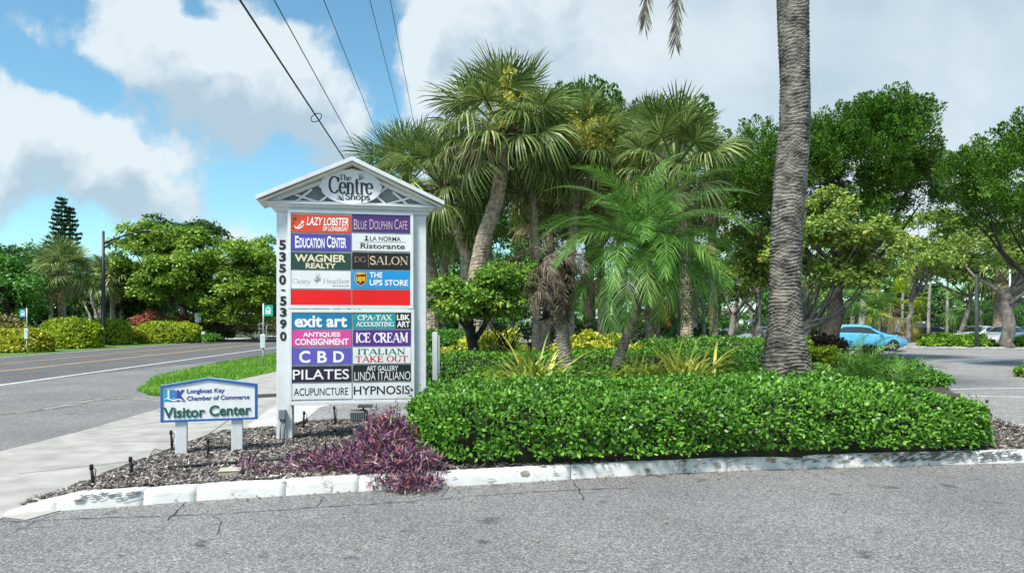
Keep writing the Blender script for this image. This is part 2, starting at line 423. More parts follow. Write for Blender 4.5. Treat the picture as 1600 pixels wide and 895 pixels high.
# the flare of asphalt between road and driveway, and the whole parking lot
sheet('driveway', [(-60, -30), (60, -30), (60, 12), (20, 12), (-1, 9), (-1, 24), (-5.0, 24), (-5.4, 16.4), (-9.0, 17.1), (-12.5, 30), (-14, 14), (-18, 2), (-60, 2)], -.004, M['lot'])
sheet('parking_lot', [(7.6, 10.6), (90, 10.6), (140, 125), (-8, 125), (-8, 75), (2, 52), (6, 11.4)], 0.0, M['park'])
# pavement and apron of weathered concrete, left of the mulch bed
sheet('pavement', [G(-500, 900), G(-330, 800), G(0, 705), G(128, 673), G(253, 637), G(330, 622), G(400, 611), G(440, 604), G(520, 640), G(480, 668), G(372, 690), G(240, 722), G(120, 790), G(40, 812), G(5, 808), G(-60, 850), G(-260, 940)], .002, M['concrete'])
sheet('pavement', [G(252, 619), G(430, 580), G(470, 571), G(520, 600), G(440, 612), G(420, 613), G(330, 622)], .0015, M['concrete'])
mbj = MB()
for a, b in (((30, 740), (250, 716)), ((128, 676), (300, 652)), ((150, 690), (330, 690)), ((240, 640), (420, 648)), ((330, 600), (405, 612)), ((310, 690), (380, 640))):
    pa, pb = G(*a), G(*b)
    ribbon(mbj, [(pa[0]+(pb[0]-pa[0])*t+random.uniform(-.006, .006), pa[1]+(pb[1]-pa[1])*t+random.uniform(-.006, .006)) for t in np.linspace(0, 1, 14)], .014, .006)
tag(mbj.build('pavement_joint', M['joint'], fix=False), kind='structure')
sheet('dark_strip', [G(402, 616.5), G(470, 613), G(470, 618), G(402, 621.5)], .007, M['crack'])  # narrow dark strip across the pavement
mb = MB(); rs = np.random.default_rng(77)
for k in range(26):
    t0 = rs.uniform(0, .8); q = np.array([G(*p) for p in ((-60, 655), (60, 640), (140, 626), (200, 619), (262, 627))]); ts = np.linspace(t0, t0+rs.uniform(.08, .3), 9)
    xs = np.interp(ts, np.linspace(0, 1, 5), q[:, 0])+rs.normal(0, .16); ys = np.interp(ts, np.linspace(0, 1, 5), q[:, 1])+rs.normal(0, .22)
    ribbon(mb, list(zip(xs+rs.normal(0, .015, 9), ys+rs.normal(0, .03, 9))), [rs.uniform(.02, .13)*math.sin(math.pi*(i+.3)/9) for i in range(9)], .0005+k*.0002)
tag(mb.build('road_sand', mat('pale_sand', (.34, .325, .295), .95, var=.3, scale=30), fix=False), kind='structure')
# pale new concrete ramp behind the signs
sheet('pale_ramp', [G(377, 673), G(440, 667), G(470, 662), G(500, 637), G(560, 622), G(560, 614), G(470, 622), G(420, 640)], .010, M['concrete_new'])
sheet('side_driveway', [G(455, 668), G(500, 634), G(560, 619), G(700, 612), G(700, 655)], .006, M['park'])
# ramp upstand seen between the posts
mbk = MB(); a = G(458, 668); b = G(478, 664)
mbk.add([(a[0], a[1], 0), (b[0], b[1], 0), (b[0], b[1], .10), (a[0]+.05, a[1], .07)], [(0, 1, 2, 3)])
mbk.add([(a[0], a[1]+.12, 0), (b[0], b[1]+.12, 0), (b[0], b[1]+.12, .10), (a[0]+.05, a[1]+.12, .07)], [(0, 1, 2, 3)])
mbk.add([(a[0]+.05, a[1], .07), (b[0], b[1], .10), (b[0], b[1]+.12, .10), (a[0]+.05, a[1]+.12, .07)], [(0, 1, 2, 3)])
tag(mbk.build('ramp_kerb', M['kerb_plain']), kind='structure')

# grass verge between road and pavement: turf sheet and blades
verge = [G(213, 609), G(228, 601), (road_x(-8.9, 21), 21), (road_x(-9.2, 26), 26), (road_x(-9.3, 40), 40), (road_x(-9.3, 70), 70), (-6.0, 70), (-6.3, 40), (-7.2, 26), G(432, 580), G(340, 600), G(252, 619), G(232, 617)]
sheet('verge', verge, .012, M['turf'])
def in_poly(x, y, poly):
    ins = np.zeros(len(x), bool); n = len(poly)
    for i in range(n):
        x0, y0 = poly[i][:2]; x1, y1 = poly[(i+1) % n][:2]
        c = ((y0 > y) != (y1 > y)) & (x < (x1-x0)*(y-y0)/((y1-y0) if y1 != y0 else 1e-9)+x0)
        ins ^= c
    return ins
def blades(poly, n, h, w, z0, rng, ymax=None):
    xs = [p[0] for p in poly]; ys = [p[1] for p in poly]
    x = rng.uniform(min(xs), max(xs), n*4); u = rng.random(n*4)**1.8; y = min(ys)+u*((ymax or max(ys))-min(ys))
    k = in_poly(x, y, poly); x, y = x[k][:n], y[k][:n]; n = len(x)
    hh = h*rng.uniform(.5, 1.3, n); a = rng.uniform(0, 6.28, n); ww = w*rng.uniform(.7, 1.4, n)*(1+np.maximum(y-15, 0)/18)
    ln = rng.normal(0, .5, (n, 2))*hh[:, None]
    v = np.empty((n, 3, 3)); ca, sa = np.cos(a)*ww, np.sin(a)*ww
    v[:, 0] = np.stack([x-ca, y-sa, np.full(n, z0)], 1); v[:, 1] = np.stack([x+ca, y+sa, np.full(n, z0)], 1)
    v[:, 2] = np.stack([x+ln[:, 0], y+ln[:, 1], z0+hh], 1)
    return v.reshape(-1, 3)
M['grass'] = leaf_mat('grass_blades', [(0, (.06, .15, .015)), (.5, (.13, .28, .03)), (.85, (.20, .36, .05)), (1, (.32, .36, .10))], .6, .35, .4, .5)
tag(poly_mesh('grass', [(blades(verge, 26000, .09, .012, .01, RNG, 45), 3, 0)], M['grass']), 'short bright green grass of the verge along the road', 'grass', kind='stuff')
far_verge = [(road_x(-21.7, 8), 8), (road_x(-21.7, 85), 85), (road_x(-25.5, 85), 85), (road_x(-26, 8), 8)]
sheet('verge', far_verge, .0, M['turf'])

# front kerb: painted concrete in cast lengths along the lot
KERB = [G(3, 806), G(45, 800), G(90, 797), G(195, 790), G(300, 782), G(440, 774), G(560, 767), G(690, 760), G(890, 748), G(1070, 738), G(1200, 733), G(1330, 729), G(1480, 725), G(1600, 722), G(1760, 718), G(1900, 712)]
kx = np.array([p[0] for p in KERB]); ky = np.array([p[1] for p in KERB])
def kerb_y(x): return np.interp(x, kx, ky)
def kerb_h(x): return .135*np.clip((x-kx[0]+.12)/.55, .12, 1)
cuts = [kx[0]] + [G(*q)[0] for q in ((88, 797), (223, 788), (305, 782), (445, 774), (560, 767), (690, 760), (892, 748), (1070, 738), (1138, 736), (1255, 731), (1410, 727), (1530, 724))] + [kx[-1]]
mb = MB(); rk = np.random.default_rng(5)
prof = [(0, -.02), (.012, .55), (.03, .88), (.055, .985), (.10, 1.0), (.165, .985), (.178, .9), (.18, -.02)]
for a, b in zip(cuts[:-1], cuts[1:]):
    a += .003; b -= .003; n = max(4, int((b-a)/.05)); xs = np.linspace(a, b, n)
    jx, jy, jz = rk.uniform(-.004, .004), rk.uniform(-.006, .006), rk.uniform(-.006, .003)
    vs = []
    for i, x in enumerate(xs):
        e = min(i, n-1-i); rnd = {0: .0, }.get(e, None)
        for (o_, z_) in prof:
            h = float(kerb_h(x))*z_ + (jz if z_ > 0 else 0)
            q = .0045*float(wob(np.array([x*7, o_*40, z_*5]), 1.7))
            if e == 0 and z_ > .5: h -= .004
            vs.append((x, float(kerb_y(x))+o_+jy+q, max(h+q*.8 if z_ > 0 else -.05, -.05)))
    k = len(prof); fs = [(i*k+j, (i+1)*k+j, (i+1)*k+j+1, i*k+j+1) for i in range(n-1) for j in range(k-1)]
    fs += [tuple(range(k)), tuple((n-1)*k+j for j in range(k-1, -1, -1))]
    mb.add(vs, fs, 0, True)
kerb = tag(mb.build('kerb', M['kerb']), kind='structure')
# black tyre scuffs and bare patches where the paint has gone (flat marks on the kerb's rounded nose)
mb = MB()
def scuff(x0, x1, zlo, zhi, n, wl, sd):
    r = np.random.default_rng(sd)
    for _ in range(n):
        x = r.uniform(x0, x1); l = wl*r.uniform(.4, 1.3); f = r.uniform(zlo, zhi); pts = []
        for t in np.linspace(0, 1, 6):
            xx = x+l*t; ff = np.clip(f+.05*t+.02*math.sin(t*5+x), .05, .97)
            o_ = np.interp(ff, [0, .55, .88, .985], [0, .012, .03, .055]); pts.append((xx, float(kerb_y(xx))+o_-.006-.012, float(kerb_h(xx))*ff+.004))
        w = r.uniform(.0015, .006)
        vs = [(p[0], p[1], p[2]-w*math.sin(math.pi*(i/5))-.0005) for i, p in enumerate(pts)] + [(p[0], p[1]+.004, p[2]+w*math.sin(math.pi*(i/5))+.0005) for i, p in enumerate(pts)]
        mb.add(vs, [(i, i+1, 7+i, 6+i) for i in range(5)])
scuff(G(110, 797)[0], G(210, 789)[0], .35, .95, 40, .07, 3); scuff(G(1390, 727)[0], G(1590, 722)[0], .25, .97, 260, .07, 4)
scuff(G(1200, 732)[0], G(1400, 727)[0], .3, .9, 40, .10, 8); scuff(G(690, 760)[0], G(1200, 733)[0], .2, .95, 18, .07, 9)
tag(mb.build('kerb_scuff', mat('tyre_scuff', (.11, .11, .115), .8), fix=False), kind='structure')
# chipped spots showing the bare concrete
mb = MB()
for (px, r_, f_) in ((820, .055, .6), (1118, .045, .55), (1205, .05, .72), (1384, .085, .62), (1402, .05, .8), (1486, .06, .78), (1005, .04, .3)):
    x = G(px, 733)[0]; n = 12; vs = []
    for k in range(n):
        th = 6.283*k/n; rr = r_*random.uniform(.6, 1.15); ff = np.clip(f_+math.sin(th)*rr*.55/.16, .05, .985)
        xx = x+math.cos(th)*rr; vs.append((xx, float(kerb_y(xx))+float(np.interp(ff, [0, .55, .88, .985], [0, .012, .03, .055]))-.014, float(kerb_h(xx))*ff+.004))
    mb.add(vs, [tuple(range(n))])
tag(mb.build('kerb_chip', mat('bare_kerb', (.36, .30, .22), .9, var=.3, scale=20), fix=False), kind='structure')

# cracks in the lot
mb = MB(); rc = np.random.default_rng(21)
def crack(pts, w):
    q = [G(*p) for p in pts]; out = []
    for a, b in zip(q[:-1], q[1:]):
        n = max(3, int(math.hypot(b[0]-a[0], b[1]-a[1])/.06))
        for i in range(n):
            t = i/n; out.append((a[0]+(b[0]-a[0])*t+rc.normal(0, .009), a[1]+(b[1]-a[1])*t+rc.normal(0, .011)))
    out.append(q[-1]); ribbon(mb, out, [w*rc.uniform(.3, 1.3) for _ in out], .0015)
crack([(0, 815), (150, 809), (330, 803), (480, 793), (640, 783), (760, 773), (900, 764), (1000, 762)], .012)
crack([(290, 783), (275, 800), (262, 812)], .010); crack([(330, 803), (345, 815), (338, 835)], .006); crack([(700, 760), (690, 776)], .009)
crack([(893, 749), (903, 763), (912, 782)], .010); crack([(1258, 735), (1300, 752)], .006); crack([(0, 828), (80, 822), (150, 809)], .006)
crack([(1560, 735), (1600, 742)], .005); crack([(505, 776), (495, 792)], .007); crack([(100, 800), (60, 812), (0, 840)], .007)
tag(mb.build('asphalt_crack', M['crack'], fix=False), kind='structure')

# back kerb and right side of the planted island
ISL_R = [G(1605, 668, .1), G(1548, 657, .1), G(1478, 616, .1), G(1440, 594, .1), (12.6, 24.5), (15.6, 31), (15.0, 38), (8, 42), (-1.0, 40), (-1.2, 24), (-1.6, 12.4)]
BED = [(float(x), float(kerb_y(x))+.12) for x in np.linspace(kx[0]+.03, kx[-1], 60)] + [ISL_R[0]] + ISL_R[1:] + \
      [G(640, 650), G(600, 651), G(540, 655), G(478, 661), G(432, 668), G(372, 672), G(320, 679), G(272, 690), G(236, 705), G(160, 741), G(100, 765), G(45, 790)]
def bed_h(x, y):
    x = np.asarray(x, float); y = np.asarray(y, float)
    dk = y-kerb_y(x)-.1
    front = kerb_h(x)*.86*np.exp(-np.maximum(dk, 0)/1.3)
    berm = .28*np.clip((dk-1.2)/3, 0, 1)*np.clip((x+1.0)/2.0, 0, 1)
    return .018+front+np.maximum(berm, 0)+.012*wob(np.stack([x, y, x*0], -1), 3.0)
def bed_sheet():
    xs = np.arange(kx[0]-.1, 18, .13); ys = np.arange(5.6, 16, .13)
    gx, gy = np.meshgrid(xs, ys); ok = in_poly(gx.ravel(), gy.ravel(), BED).reshape(gx.shape)
    z = bed_h(gx, gy); v = []; f = []
    idx = -np.ones(gx.shape, int)
    need = np.zeros(gx.shape, bool); cell = ok[:-1, :-1] & ok[1:, :-1] & ok[:-1, 1:] & ok[1:, 1:]
    for di in (0, 1):
        for dj in (0, 1): need[di:need.shape[0]-1+di, dj:need.shape[1]-1+dj] |= cell
    idx[need] = np.arange(need.sum()); v = np.stack([gx[need], gy[need], z[need]], 1)
    I, J = np.where(cell); f = np.stack([idx[I, J], idx[I, J+1], idx[I+1, J+1], idx[I+1, J]], 1)
    me = bpy.data.meshes.new('planting_bed'); me.from_pydata(v.tolist(), [], f.tolist()); me.materials.append(M['soil'])
    return tag(link('planting_bed', me), kind='structure')
bed_sheet()
sheet('planting_bed', [(-1.4, 15.8), (8.9, 15.8), (10.3, 18.9), (12.4, 24.5), (15.4, 31), (15, 38), (8, 42), (-1.0, 40), (-1.2, 24)], .05, M['soil'])
mb = MB()
def low_kerb(mb, pts, w=.15, h=.13):
    q = [Vector((p[0], p[1])) for p in pts]; vs = []; n = len(q)
    for i, p in enumerate(q):
        t = (q[min(i+1, n-1)]-q[max(i-1, 0)]).normalized(); s = Vector((-t.y, t.x))*w/2
        for (k, z) in ((-1, -.02), (-1, h*.85), (-.8, h), (.8, h), (1, h*.85), (1, -.02)): vs.append((p.x+s.x*k, p.y+s.y*k, z))
    fs = [(i*6+j, i*6+j+1, (i+1)*6+j+1, (i+1)*6+j) for i in range(n-1) for j in range(5)] + [tuple(range(6)), tuple((n-1)*6+j for j in range(6))]
    mb.add(vs, fs, 0)
low_kerb(mb, [G(1780, 700, .1)] + ISL_R[:6])
tag(mb.build('kerb', M['kerb_plain']), kind='structure')

# shredded bark
def mulch(n, rng):
    x = rng.uniform(kx[0], 8.5, n*3); y = rng.uniform(5.7, 11.6, n*3)
    k = in_poly(x, y, BED) & ~((x > -.4) & (x < 5.2) & (y > kerb_y(x)+.4)) ; x, y = x[k][:n], y[k][:n]; n = len(x)
    z = bed_h(x, y)+rng.uniform(.0, .018, n); a = rng.uniform(0, 6.283, n)
    l = rng.uniform(.018, .06, n); w = rng.uniform(.004, .011, n); tl = rng.normal(0, .35, n); rl = rng.normal(0, .7, n)
    d = np.stack([np.cos(a)*np.cos(tl), np.sin(a)*np.cos(tl), np.sin(tl)], 1)*l[:, None]
    s = np.stack([-np.sin(a)*np.cos(rl), np.cos(a)*np.cos(rl), np.sin(rl)], 1)*w[:, None]
    c = np.stack([x, y, z], 1)
    return np.stack([c-d-s*.6, c+d*.2-s, c+d+s*.5, c-d*.3+s], 1).reshape(-1, 3)
M['mulch'] = leaf_mat('bark_chips', [(0, (.025, .020, .018)), (.35, (.080, .068, .060)), (.65, (.17, .152, .138)), (.88, (.30, .275, .255)), (1, (.46, .42, .38))], .9, .0, .0)
tag(poly_mesh('mulch', [(mulch(52000, RNG), 4, 0)], M['mulch']), 'grey brown shredded bark mulch covering the bed behind the white kerb', 'mulch', kind='stuff')

# parking lot marks
mb = MB()
for a, b, w in (((1240, 612), (1620, 606), .12), ((1470, 618), (1700, 622), .12), ((1425, 553), (1640, 556), .10)):
    ribbon(mb, [G(*a), G(*b)], w, .005)
tag(mb.build('parking_line', M['white_line'], fix=False), kind='structure')
mb = MB(); ribbon(mb, [G(1490, 568), G(1560, 563)], .5, .005); ribbon(mb, [G(1520, 562), G(1600, 566)], .22, .006)
tag(mb.build('parking_line', M['blue_line'], fix=False), kind='structure')

# ------------------------------------------------------------------ lettering
SERIF = {}
def arc(cx, cy, rx, ry, a0, a1, n=14): return [(cx+rx*math.cos(R(a0+(a1-a0)*i/n)), cy+ry*math.sin(R(a0+(a1-a0)*i/n))) for i in range(n+1)]
def sf(x, y=0.0, h=.13): return ('s', [(x-h, y), (x+h, y)])
def _serif():
    g = SERIF; st = lambda x, y0=0, y1=1: ('k', [(x, y0), (x, y1)])
    g['A'] = (.98, [('t', [(.10, 0), (.47, 1)]), ('k', [(.50, .98), (.86, 0)]), ('s', [(.22, .33), (.72, .33)]), sf(.10), sf(.86)])
    g['C'] = (.86, [('a', arc(.47, .5, .40, .47, 38, 322, 24)), ('k', [(.80, .68), (.80, .95)])])
    g['D'] = (.92, [st(.18), ('a', [(.18, .97)] + arc(.36, .5, .44, .47, 90, -90, 18) + [(.18, .03)]), sf(.13), sf(.13, 1)])
    g['E'] = (.80, [st(.18), ('s', [(.04, .97), (.68, .97)]), ('s', [(.18, .52), (.52, .52)]), ('s', [(.04, .03), (.70, .03)]), ('t', [(.68, 1), (.68, .74)]), ('t', [(.70, 0), (.70, .26)]), ('t', [(.52, .63), (.52, .41)])])
    g['G'] = (.92, [('a', arc(.47, .5, .40, .47, 42, 318, 24)), ('k', [(.78, .06), (.78, .42)]), sf(.78, .42), ('t', [(.78, .70), (.78, .95)])])
    g['H'] = (1.0, [st(.18), st(.80), ('s', [(.18, .52), (.80, .52)]), sf(.18), sf(.18, 1), sf(.80), sf(.80, 1)])
    g['I'] = (.40, [st(.20), sf(.20), sf(.20, 1)])
    g['K'] = (.98, [st(.18), ('t', [(.18, .40), (.74, 1)]), ('k', [(.38, .56), (.82, 0)]), sf(.18), sf(.18, 1), sf(.74, 1), sf(.82)])
    g['L'] = (.76, [st(.18), sf(.18, 1), ('s', [(.04, .03), (.66, .03)]), ('t', [(.66, 0), (.66, .28)])])
    g['M'] = (1.15, [('t', [(.14, 0), (.18, 1)]), ('k', [(.18, 1), (.56, .08)]), ('t', [(.56, .08), (.92, 1)]), st(.95), sf(.14), sf(.95), sf(.12, 1, .09), sf(1.0, 1, .09)])
    g['N'] = (1.0, [('t', [(.16, 0), (.16, 1)]), ('k', [(.16, .98), (.80, .03)]), ('t', [(.80, 0), (.80, 1)]), sf(.16), sf(.10, 1, .1), sf(.80, 1)])
    g['O'] = (.98, [('a', arc(.48, .5, .40, .47, 0, 360, 30))])
    g['P'] = (.78, [st(.18), ('a', [(.18, .97)] + arc(.40, .73, .28, .24, 90, -90, 14) + [(.18, .49)]), sf(.18), sf(.12, 1)])
    g['R'] = (.92, [st(.18), ('a', [(.18, .97)] + arc(.40, .74, .27, .23, 90, -90, 14) + [(.18, .51)]), ('k', [(.42, .5), (.78, 0)]), sf(.18), sf(.12, 1), sf(.80)])
    g['S'] = (.70, [('k', arc(.35, .745, .235, .225, 30, 200, 12) + arc(.37, .26, .26, .235, 95, -150, 18)[1:]), ('t', [(.60, .72), (.60, .97)]), ('t', [(.10, .03), (.10, .30)])])
    g['T'] = (.86, [st(.43), ('s', [(.05, .97), (.81, .97)]), sf(.43), ('t', [(.06, 1), (.06, .74)]), ('t', [(.80, 1), (.80, .74)])])
    g['U'] = (.96, [('k', [(.18, 1), (.18, .35)]), ('a', arc(.48, .35, .30, .32, 180, 360, 14)), ('t', [(.78, .35), (.78, 1)]), sf(.18, 1), sf(.78, 1)])
    g['X'] = (.92, [('k', [(.12, 1), (.80, 0)]), ('t', [(.12, 0), (.78, 1)]), sf(.12, 1), sf(.78, 1), sf(.12), sf(.80)])
    g['-'] = (.45, [('k', [(.08, .42), (.38, .42)])])
    xh = .66
    g['a'] = (.62, [('k', [(.44, .05), (.44, .45)]), ('a', arc(.28, .45, .17, .19, 5, 165, 10)), ('a', arc(.26, .19, .18, .175, 60, 330, 16)), ('t', [(.44, .06), (.57, .02)])])
    g['e'] = (.60, [('a', arc(.31, .33, .25, .315, 0, 320, 22)), ('s', [(.06, .36), (.55, .36)])])
    g['h'] = (.72, [('k', [(.16, 0), (.16, 1.04)]), ('a', arc(.36, .42, .20, .22, 150, 0, 12)), ('k', [(.56, .42), (.56, 0)]), sf(.16, 0, .11), sf(.56, 0, .11), sf(.10, 1.03, .07)])
    g['i'] = (.34, [('k', [(.17, 0), (.17, xh)]), sf(.17, 0, .11), sf(.12, xh, .07), ('k', [(.17, .84), (.17, .97)])])
    g['n'] = (.72, [('k', [(.16, 0), (.16, xh)]), ('a', arc(.36, .42, .20, .22, 150, 0, 12)), ('k', [(.56, .42), (.56, 0)]), sf(.16, 0, .11), sf(.56, 0, .11), sf(.10, xh, .07)])
    g['o'] = (.66, [('a', arc(.33, .33, .25, .315, 0, 360, 24))])
    g['p'] = (.70, [('k', [(.16, -.30), (.16, xh)]), ('a', arc(.36, .33, .25, .315, 150, -150, 20)), sf(.16, -.30, .11), sf(.10, xh, .07)])
    g['r'] = (.50, [('k', [(.16, 0), (.16, xh)]), ('a', arc(.36, .42, .20, .22, 150, 55, 8)), sf(.16, 0, .11), sf(.10, xh, .07), ('k', [(.44, .62), (.44, .50)])])
    g['s'] = (.50, [('k', arc(.25, .495, .16, .15, 30, 200, 10) + arc(.27, .17, .18, .155, 95, -150, 14)[1:])])
    g['t'] = (.44, [('k', [(.18, .12), (.18, .88)]), ('a', arc(.30, .14, .12, .13, 180, 320, 8)), ('s', [(.03, .64), (.38, .64)])])
    g['y'] = (.66, [('k', [(.10, .66), (.34, .02)]), ('t', [(.56, .66), (.28, -.26)]), ('t', [(.28, -.26), (.12, -.24)]), sf(.10, .66, .09), sf(.56, .66, .09)])
    g[' '] = (.42, [])
_serif()

def serif_geo(s, thick=.17, thin=.055, track=0.0):
    V = []; Fc = []; x0 = 0.0; lay = 0
    for ch in s:
        adv, strokes = SERIF[ch]
        for mode, pts in strokes:
            n = len(pts); L_ = []; R_ = []
            for i, p in enumerate(pts):
                a = pts[max(i-1, 0)]; b = pts[min(i+1, n-1)]
                if pts[0] == pts[-1] and n > 4 and i in (0, n-1): a = pts[-2]; b = pts[1]
                dx, dy = b[0]-a[0], b[1]-a[1]; l = math.hypot(dx, dy) or 1
                w = {'k': thick, 't': thin, 's': thin}.get(mode, thin+(thick-thin)*(abs(dy)/l)**1.3)
                L_.append((p[0]-dy/l*w/2+x0, p[1]+dx/l*w/2, lay)); R_.append((p[0]+dy/l*w/2+x0, p[1]-dx/l*w/2, lay))
            b0 = len(V); V += L_ + R_; Fc += [(b0+i, b0+n+i, b0+n+i+1, b0+i+1) for i in range(n-1)]; lay = (lay+1) % 6
        x0 += adv+track
    V = np.array(V); return V, Fc

_tcache = {}
def sans_geo(s, bold=0.0, track=1.0):
    key = (s, bold, track)
    if key in _tcache: return _tcache[key]
    cu = bpy.data.curves.new('lettering_source', 'FONT'); cu.body = s; cu.size = 1.0; cu.offset = bold; cu.space_character = track; cu.resolution_u = 4
    o = bpy.data.objects.new('lettering_source', cu); C.objects.link(o)
    dg = bpy.context.evaluated_depsgraph_get(); me = bpy.data.meshes.new_from_object(o.evaluated_get(dg))
    V = np.array([v.co[:] for v in me.vertices]); Fc = [tuple(p.vertices) for p in me.polygons]
    bpy.data.objects.remove(o); bpy.data.curves.remove(cu); bpy.data.meshes.remove(me)
    _tcache[key] = (V, Fc); return V, Fc

def place_geo(mb, geo, box, y, mi=0, shear=0.0, up=None):
    """fit flat lettering into box (u0, z0, u1, z1) of a local x-z plane at depth y (facing -y)"""
    V, Fc = geo; V = V.copy(); V[:, 0] += V[:, 1]*shear
    lo = V.min(0); hi = V.max(0); u0, z0, u1, z1 = box[:4]
    sx = (u1-u0)/(hi[0]-lo[0]); sz = (z1-z0)/max(hi[1]-lo[1], 1e-6)
    u = u0+(V[:, 0]-lo[0])*sx; z = z0+(V[:, 1]-lo[1])*sz
    if len(box) > 4: z = z+(u-u0)*box[4]
    vs = [(a, y-.00035*l, b) for a, b, l in zip(u, z, (V[:, 2]-lo[2]))]
    mb.add(vs, Fc, mi)

def disc(mb, cx, cz, rx, rz, y, mi=0, n=24, a0=0, a1=360):
    pts = arc(cx, cz, rx, rz, a0, a1, n)
    if abs(a1-a0) >= 360: pts = pts[:-1]
    mb.add([(p[0], y, p[1]) for p in pts], [tuple(range(len(pts)))], mi)
def strip(mb, pts, w, y, mi=0):
    pts = [Vector(p) for p in pts]; n = len(pts); L_ = []; R_ = []
    for i, p in enumerate(pts):
        t = (pts[min(i+1, n-1)]-pts[max(i-1, 0)]).normalized(); s = Vector((-t.y, t.x))*((w[i] if hasattr(w, '__len__') else w)/2)
        L_.append((p.x+s.x, y, p.y+s.y)); R_.append((p.x-s.x, y, p.y-s.y))
    mb.add(L_+R_, [(i, n+i, n+i+1, i+1) for i in range(n-1)], mi)

# ------------------------------------------------------------------ the directory sign
def flat(name, c, rough=.45, var=.06): return mat(name, c, rough, var=var, scale=3)
PC = {k: flat('panel_'+k, lin(*v, .86), .38) for k, v in dict(orange=(232, 78, 50), violet=(78, 50, 122), blue=(82, 78, 178), white=(240, 243, 246), forest=(34, 74, 66),
      black=(24, 24, 24), sky=(24, 158, 232), red=(246, 10, 14), teal=(22, 130, 178), aqua=(30, 158, 165), pink=(232, 78, 168), purple=(92, 44, 148), lilac=(104, 92, 198), plum=(44, 32, 62), slate=(26, 34, 38)).items()}
INK = {k: flat('ink_'+k, lin(*v, .9), .5, .02) for k, v in dict(white=(248, 248, 248), black=(18, 18, 18), dark=(52, 52, 54), cream=(240, 228, 190), rose=(222, 190, 198), bronze=(176, 138, 110), tan=(232, 205, 180),
      grey=(150, 154, 158), green=(24, 112, 72), red=(196, 34, 44), gold=(244, 184, 40), brown=(66, 34, 18), navy=(44, 62, 150), deepgreen=(10, 92, 78), leafgreen=(46, 86, 40), darkred=(96, 24, 18), cyan=(24, 170, 214), midblue=(60, 130, 200), aqua2=(110, 205, 225), steel=(150, 165, 180), purpleblue=(70, 70, 160)).items()}
SA = R(10.5); SB = .05
SD = (CAMZ-SB)*F/(685-HOR); SX = X(432, SD)
def SL(px, py, w=0.0):
    """a point of the sign's face (w metres behind its front plane), in the sign's own coordinates"""
    c, s = math.cos(SA), math.sin(SA); x0 = SX-w*s; d0 = SD+w*c; k = (px-800)/F
    u = (k*d0-x0)/(c-k*s); d = d0+u*s
    return u, Z(py, d)-SB
def T1(a, b): return 400+a/4.0667, 240+b/4.0667
def T2(a, b): return 400+a/3.443, 440+b/3.443
def bx_(Tf, x0, y0, x1, y1, w):
    (a, b), (c, d) = Tf(x0, y0), Tf(x1, y1)
    u0, z1 = SL(a, b, w); u1, z0 = SL(c, d, w)
    ul, zl = SL(a, d, w); return (u0, zl, u1, zl+(z1-zl), (z0-zl)/(u1-u0)*0)
sign = empty('directory_sign', (SX, SD, SB), SA, 'tall white gabled sign of coloured tenant panels behind the purple plants', 'sign')
CW = -.06                                               # the cabinet stands proud of the posts
W_ = SL(666, 600)[0]; PWID = .205
ztop = SL(500, 318)[1]
for u0 in (0.0, W_-PWID):
    MB().box((u0, 0, -.35), (u0+PWID, .21, ztop-.08)).build('post', M['white'], sign, .008)
# entablature (stepped mouldings), gable board, lattice, roof
z0 = SL(450, 330)[1]; zb = SL(450, 318)[1]
mb = MB(); prof = [(-.015, z0-.012), (-.03, z0), (-.045, z0+.035), (-.075, z0+.05), (-.095, zb-.02), (-.12, zb-.012), (-.12, zb)]
nn = len(prof); y1 = .22
vs = []
for (o_, z_) in prof: vs += [(o_, o_, z_), (W_-o_, o_, z_), (W_-o_, .21-o_, z_), (o_, .21-o_, z_)]
fs = [(i*4+j, i*4+(j+1) % 4, (i+1)*4+(j+1) % 4, (i+1)*4+j) for i in range(nn-1) for j in range(4)] + [(3, 2, 1, 0), tuple((nn-1)*4+j for j in range(4))]
mb.add(vs, fs).build('beam', M['white'], sign)
za = SL(541, 262)[1]; zr = SL(541, 249)[1]; um = W_/2; ue = .13
gab = mat('gable', (.20, .225, .235), .8, var=.18, scale=4)
ped = MB().prism([(-.08, zb+.004), (W_+.08, zb+.004), (um, za)], .02, .19).build('gable_board', M['lattice_back'], sign)
# lattice strips: bottom rail, rakes and crossing diagonals
mb = MB()
def lat(a, b, w, y0, y1):
    a = Vector(a); b = Vector(b); t = (b-a).normalized(); n = Vector((-t.y, t.x))*w/2
    mb.prism([(a+n)[:], (b+n)[:], (b-n)[:], (a-n)[:]], y0, y1)
rise = (za-zb)/(um+.08)
def rake(u): return zb + (u+.08)*rise if u < um else zb + (W_+.08-u)*rise
lat((-.06, zb+.022), (W_+.06, zb+.022), .036, -.022, .018)
lat((-.09, zb+.008), (um, za-.03), .05, -.026, .017); lat((W_+.09, zb+.008), (um, za-.03), .05, -.0265, .0165)
for k, u in enumerate((.26, .56, .86)):
    for sgn in (1, -1):
        f = (lambda q: q) if sgn > 0 else (lambda q: W_-q)
        hh = .30
        ub = u+hh/ rise*.0
        a1 = (f(u), zb+.03); b1 = (f(u+.20), min(zb+.03+.17, rake(u+.20)-.02))
        lat(a1, b1, .028, -.016-.0007*k, .0155)
        top = (f(u-.02), rake(u-.02)-.03); bot = (f(u+.28), zb+.03)
        if k < 3: lat(top, bot, .028, -.0135-.0007*k, .0145)
mb.build('lattice', M['white'], sign)
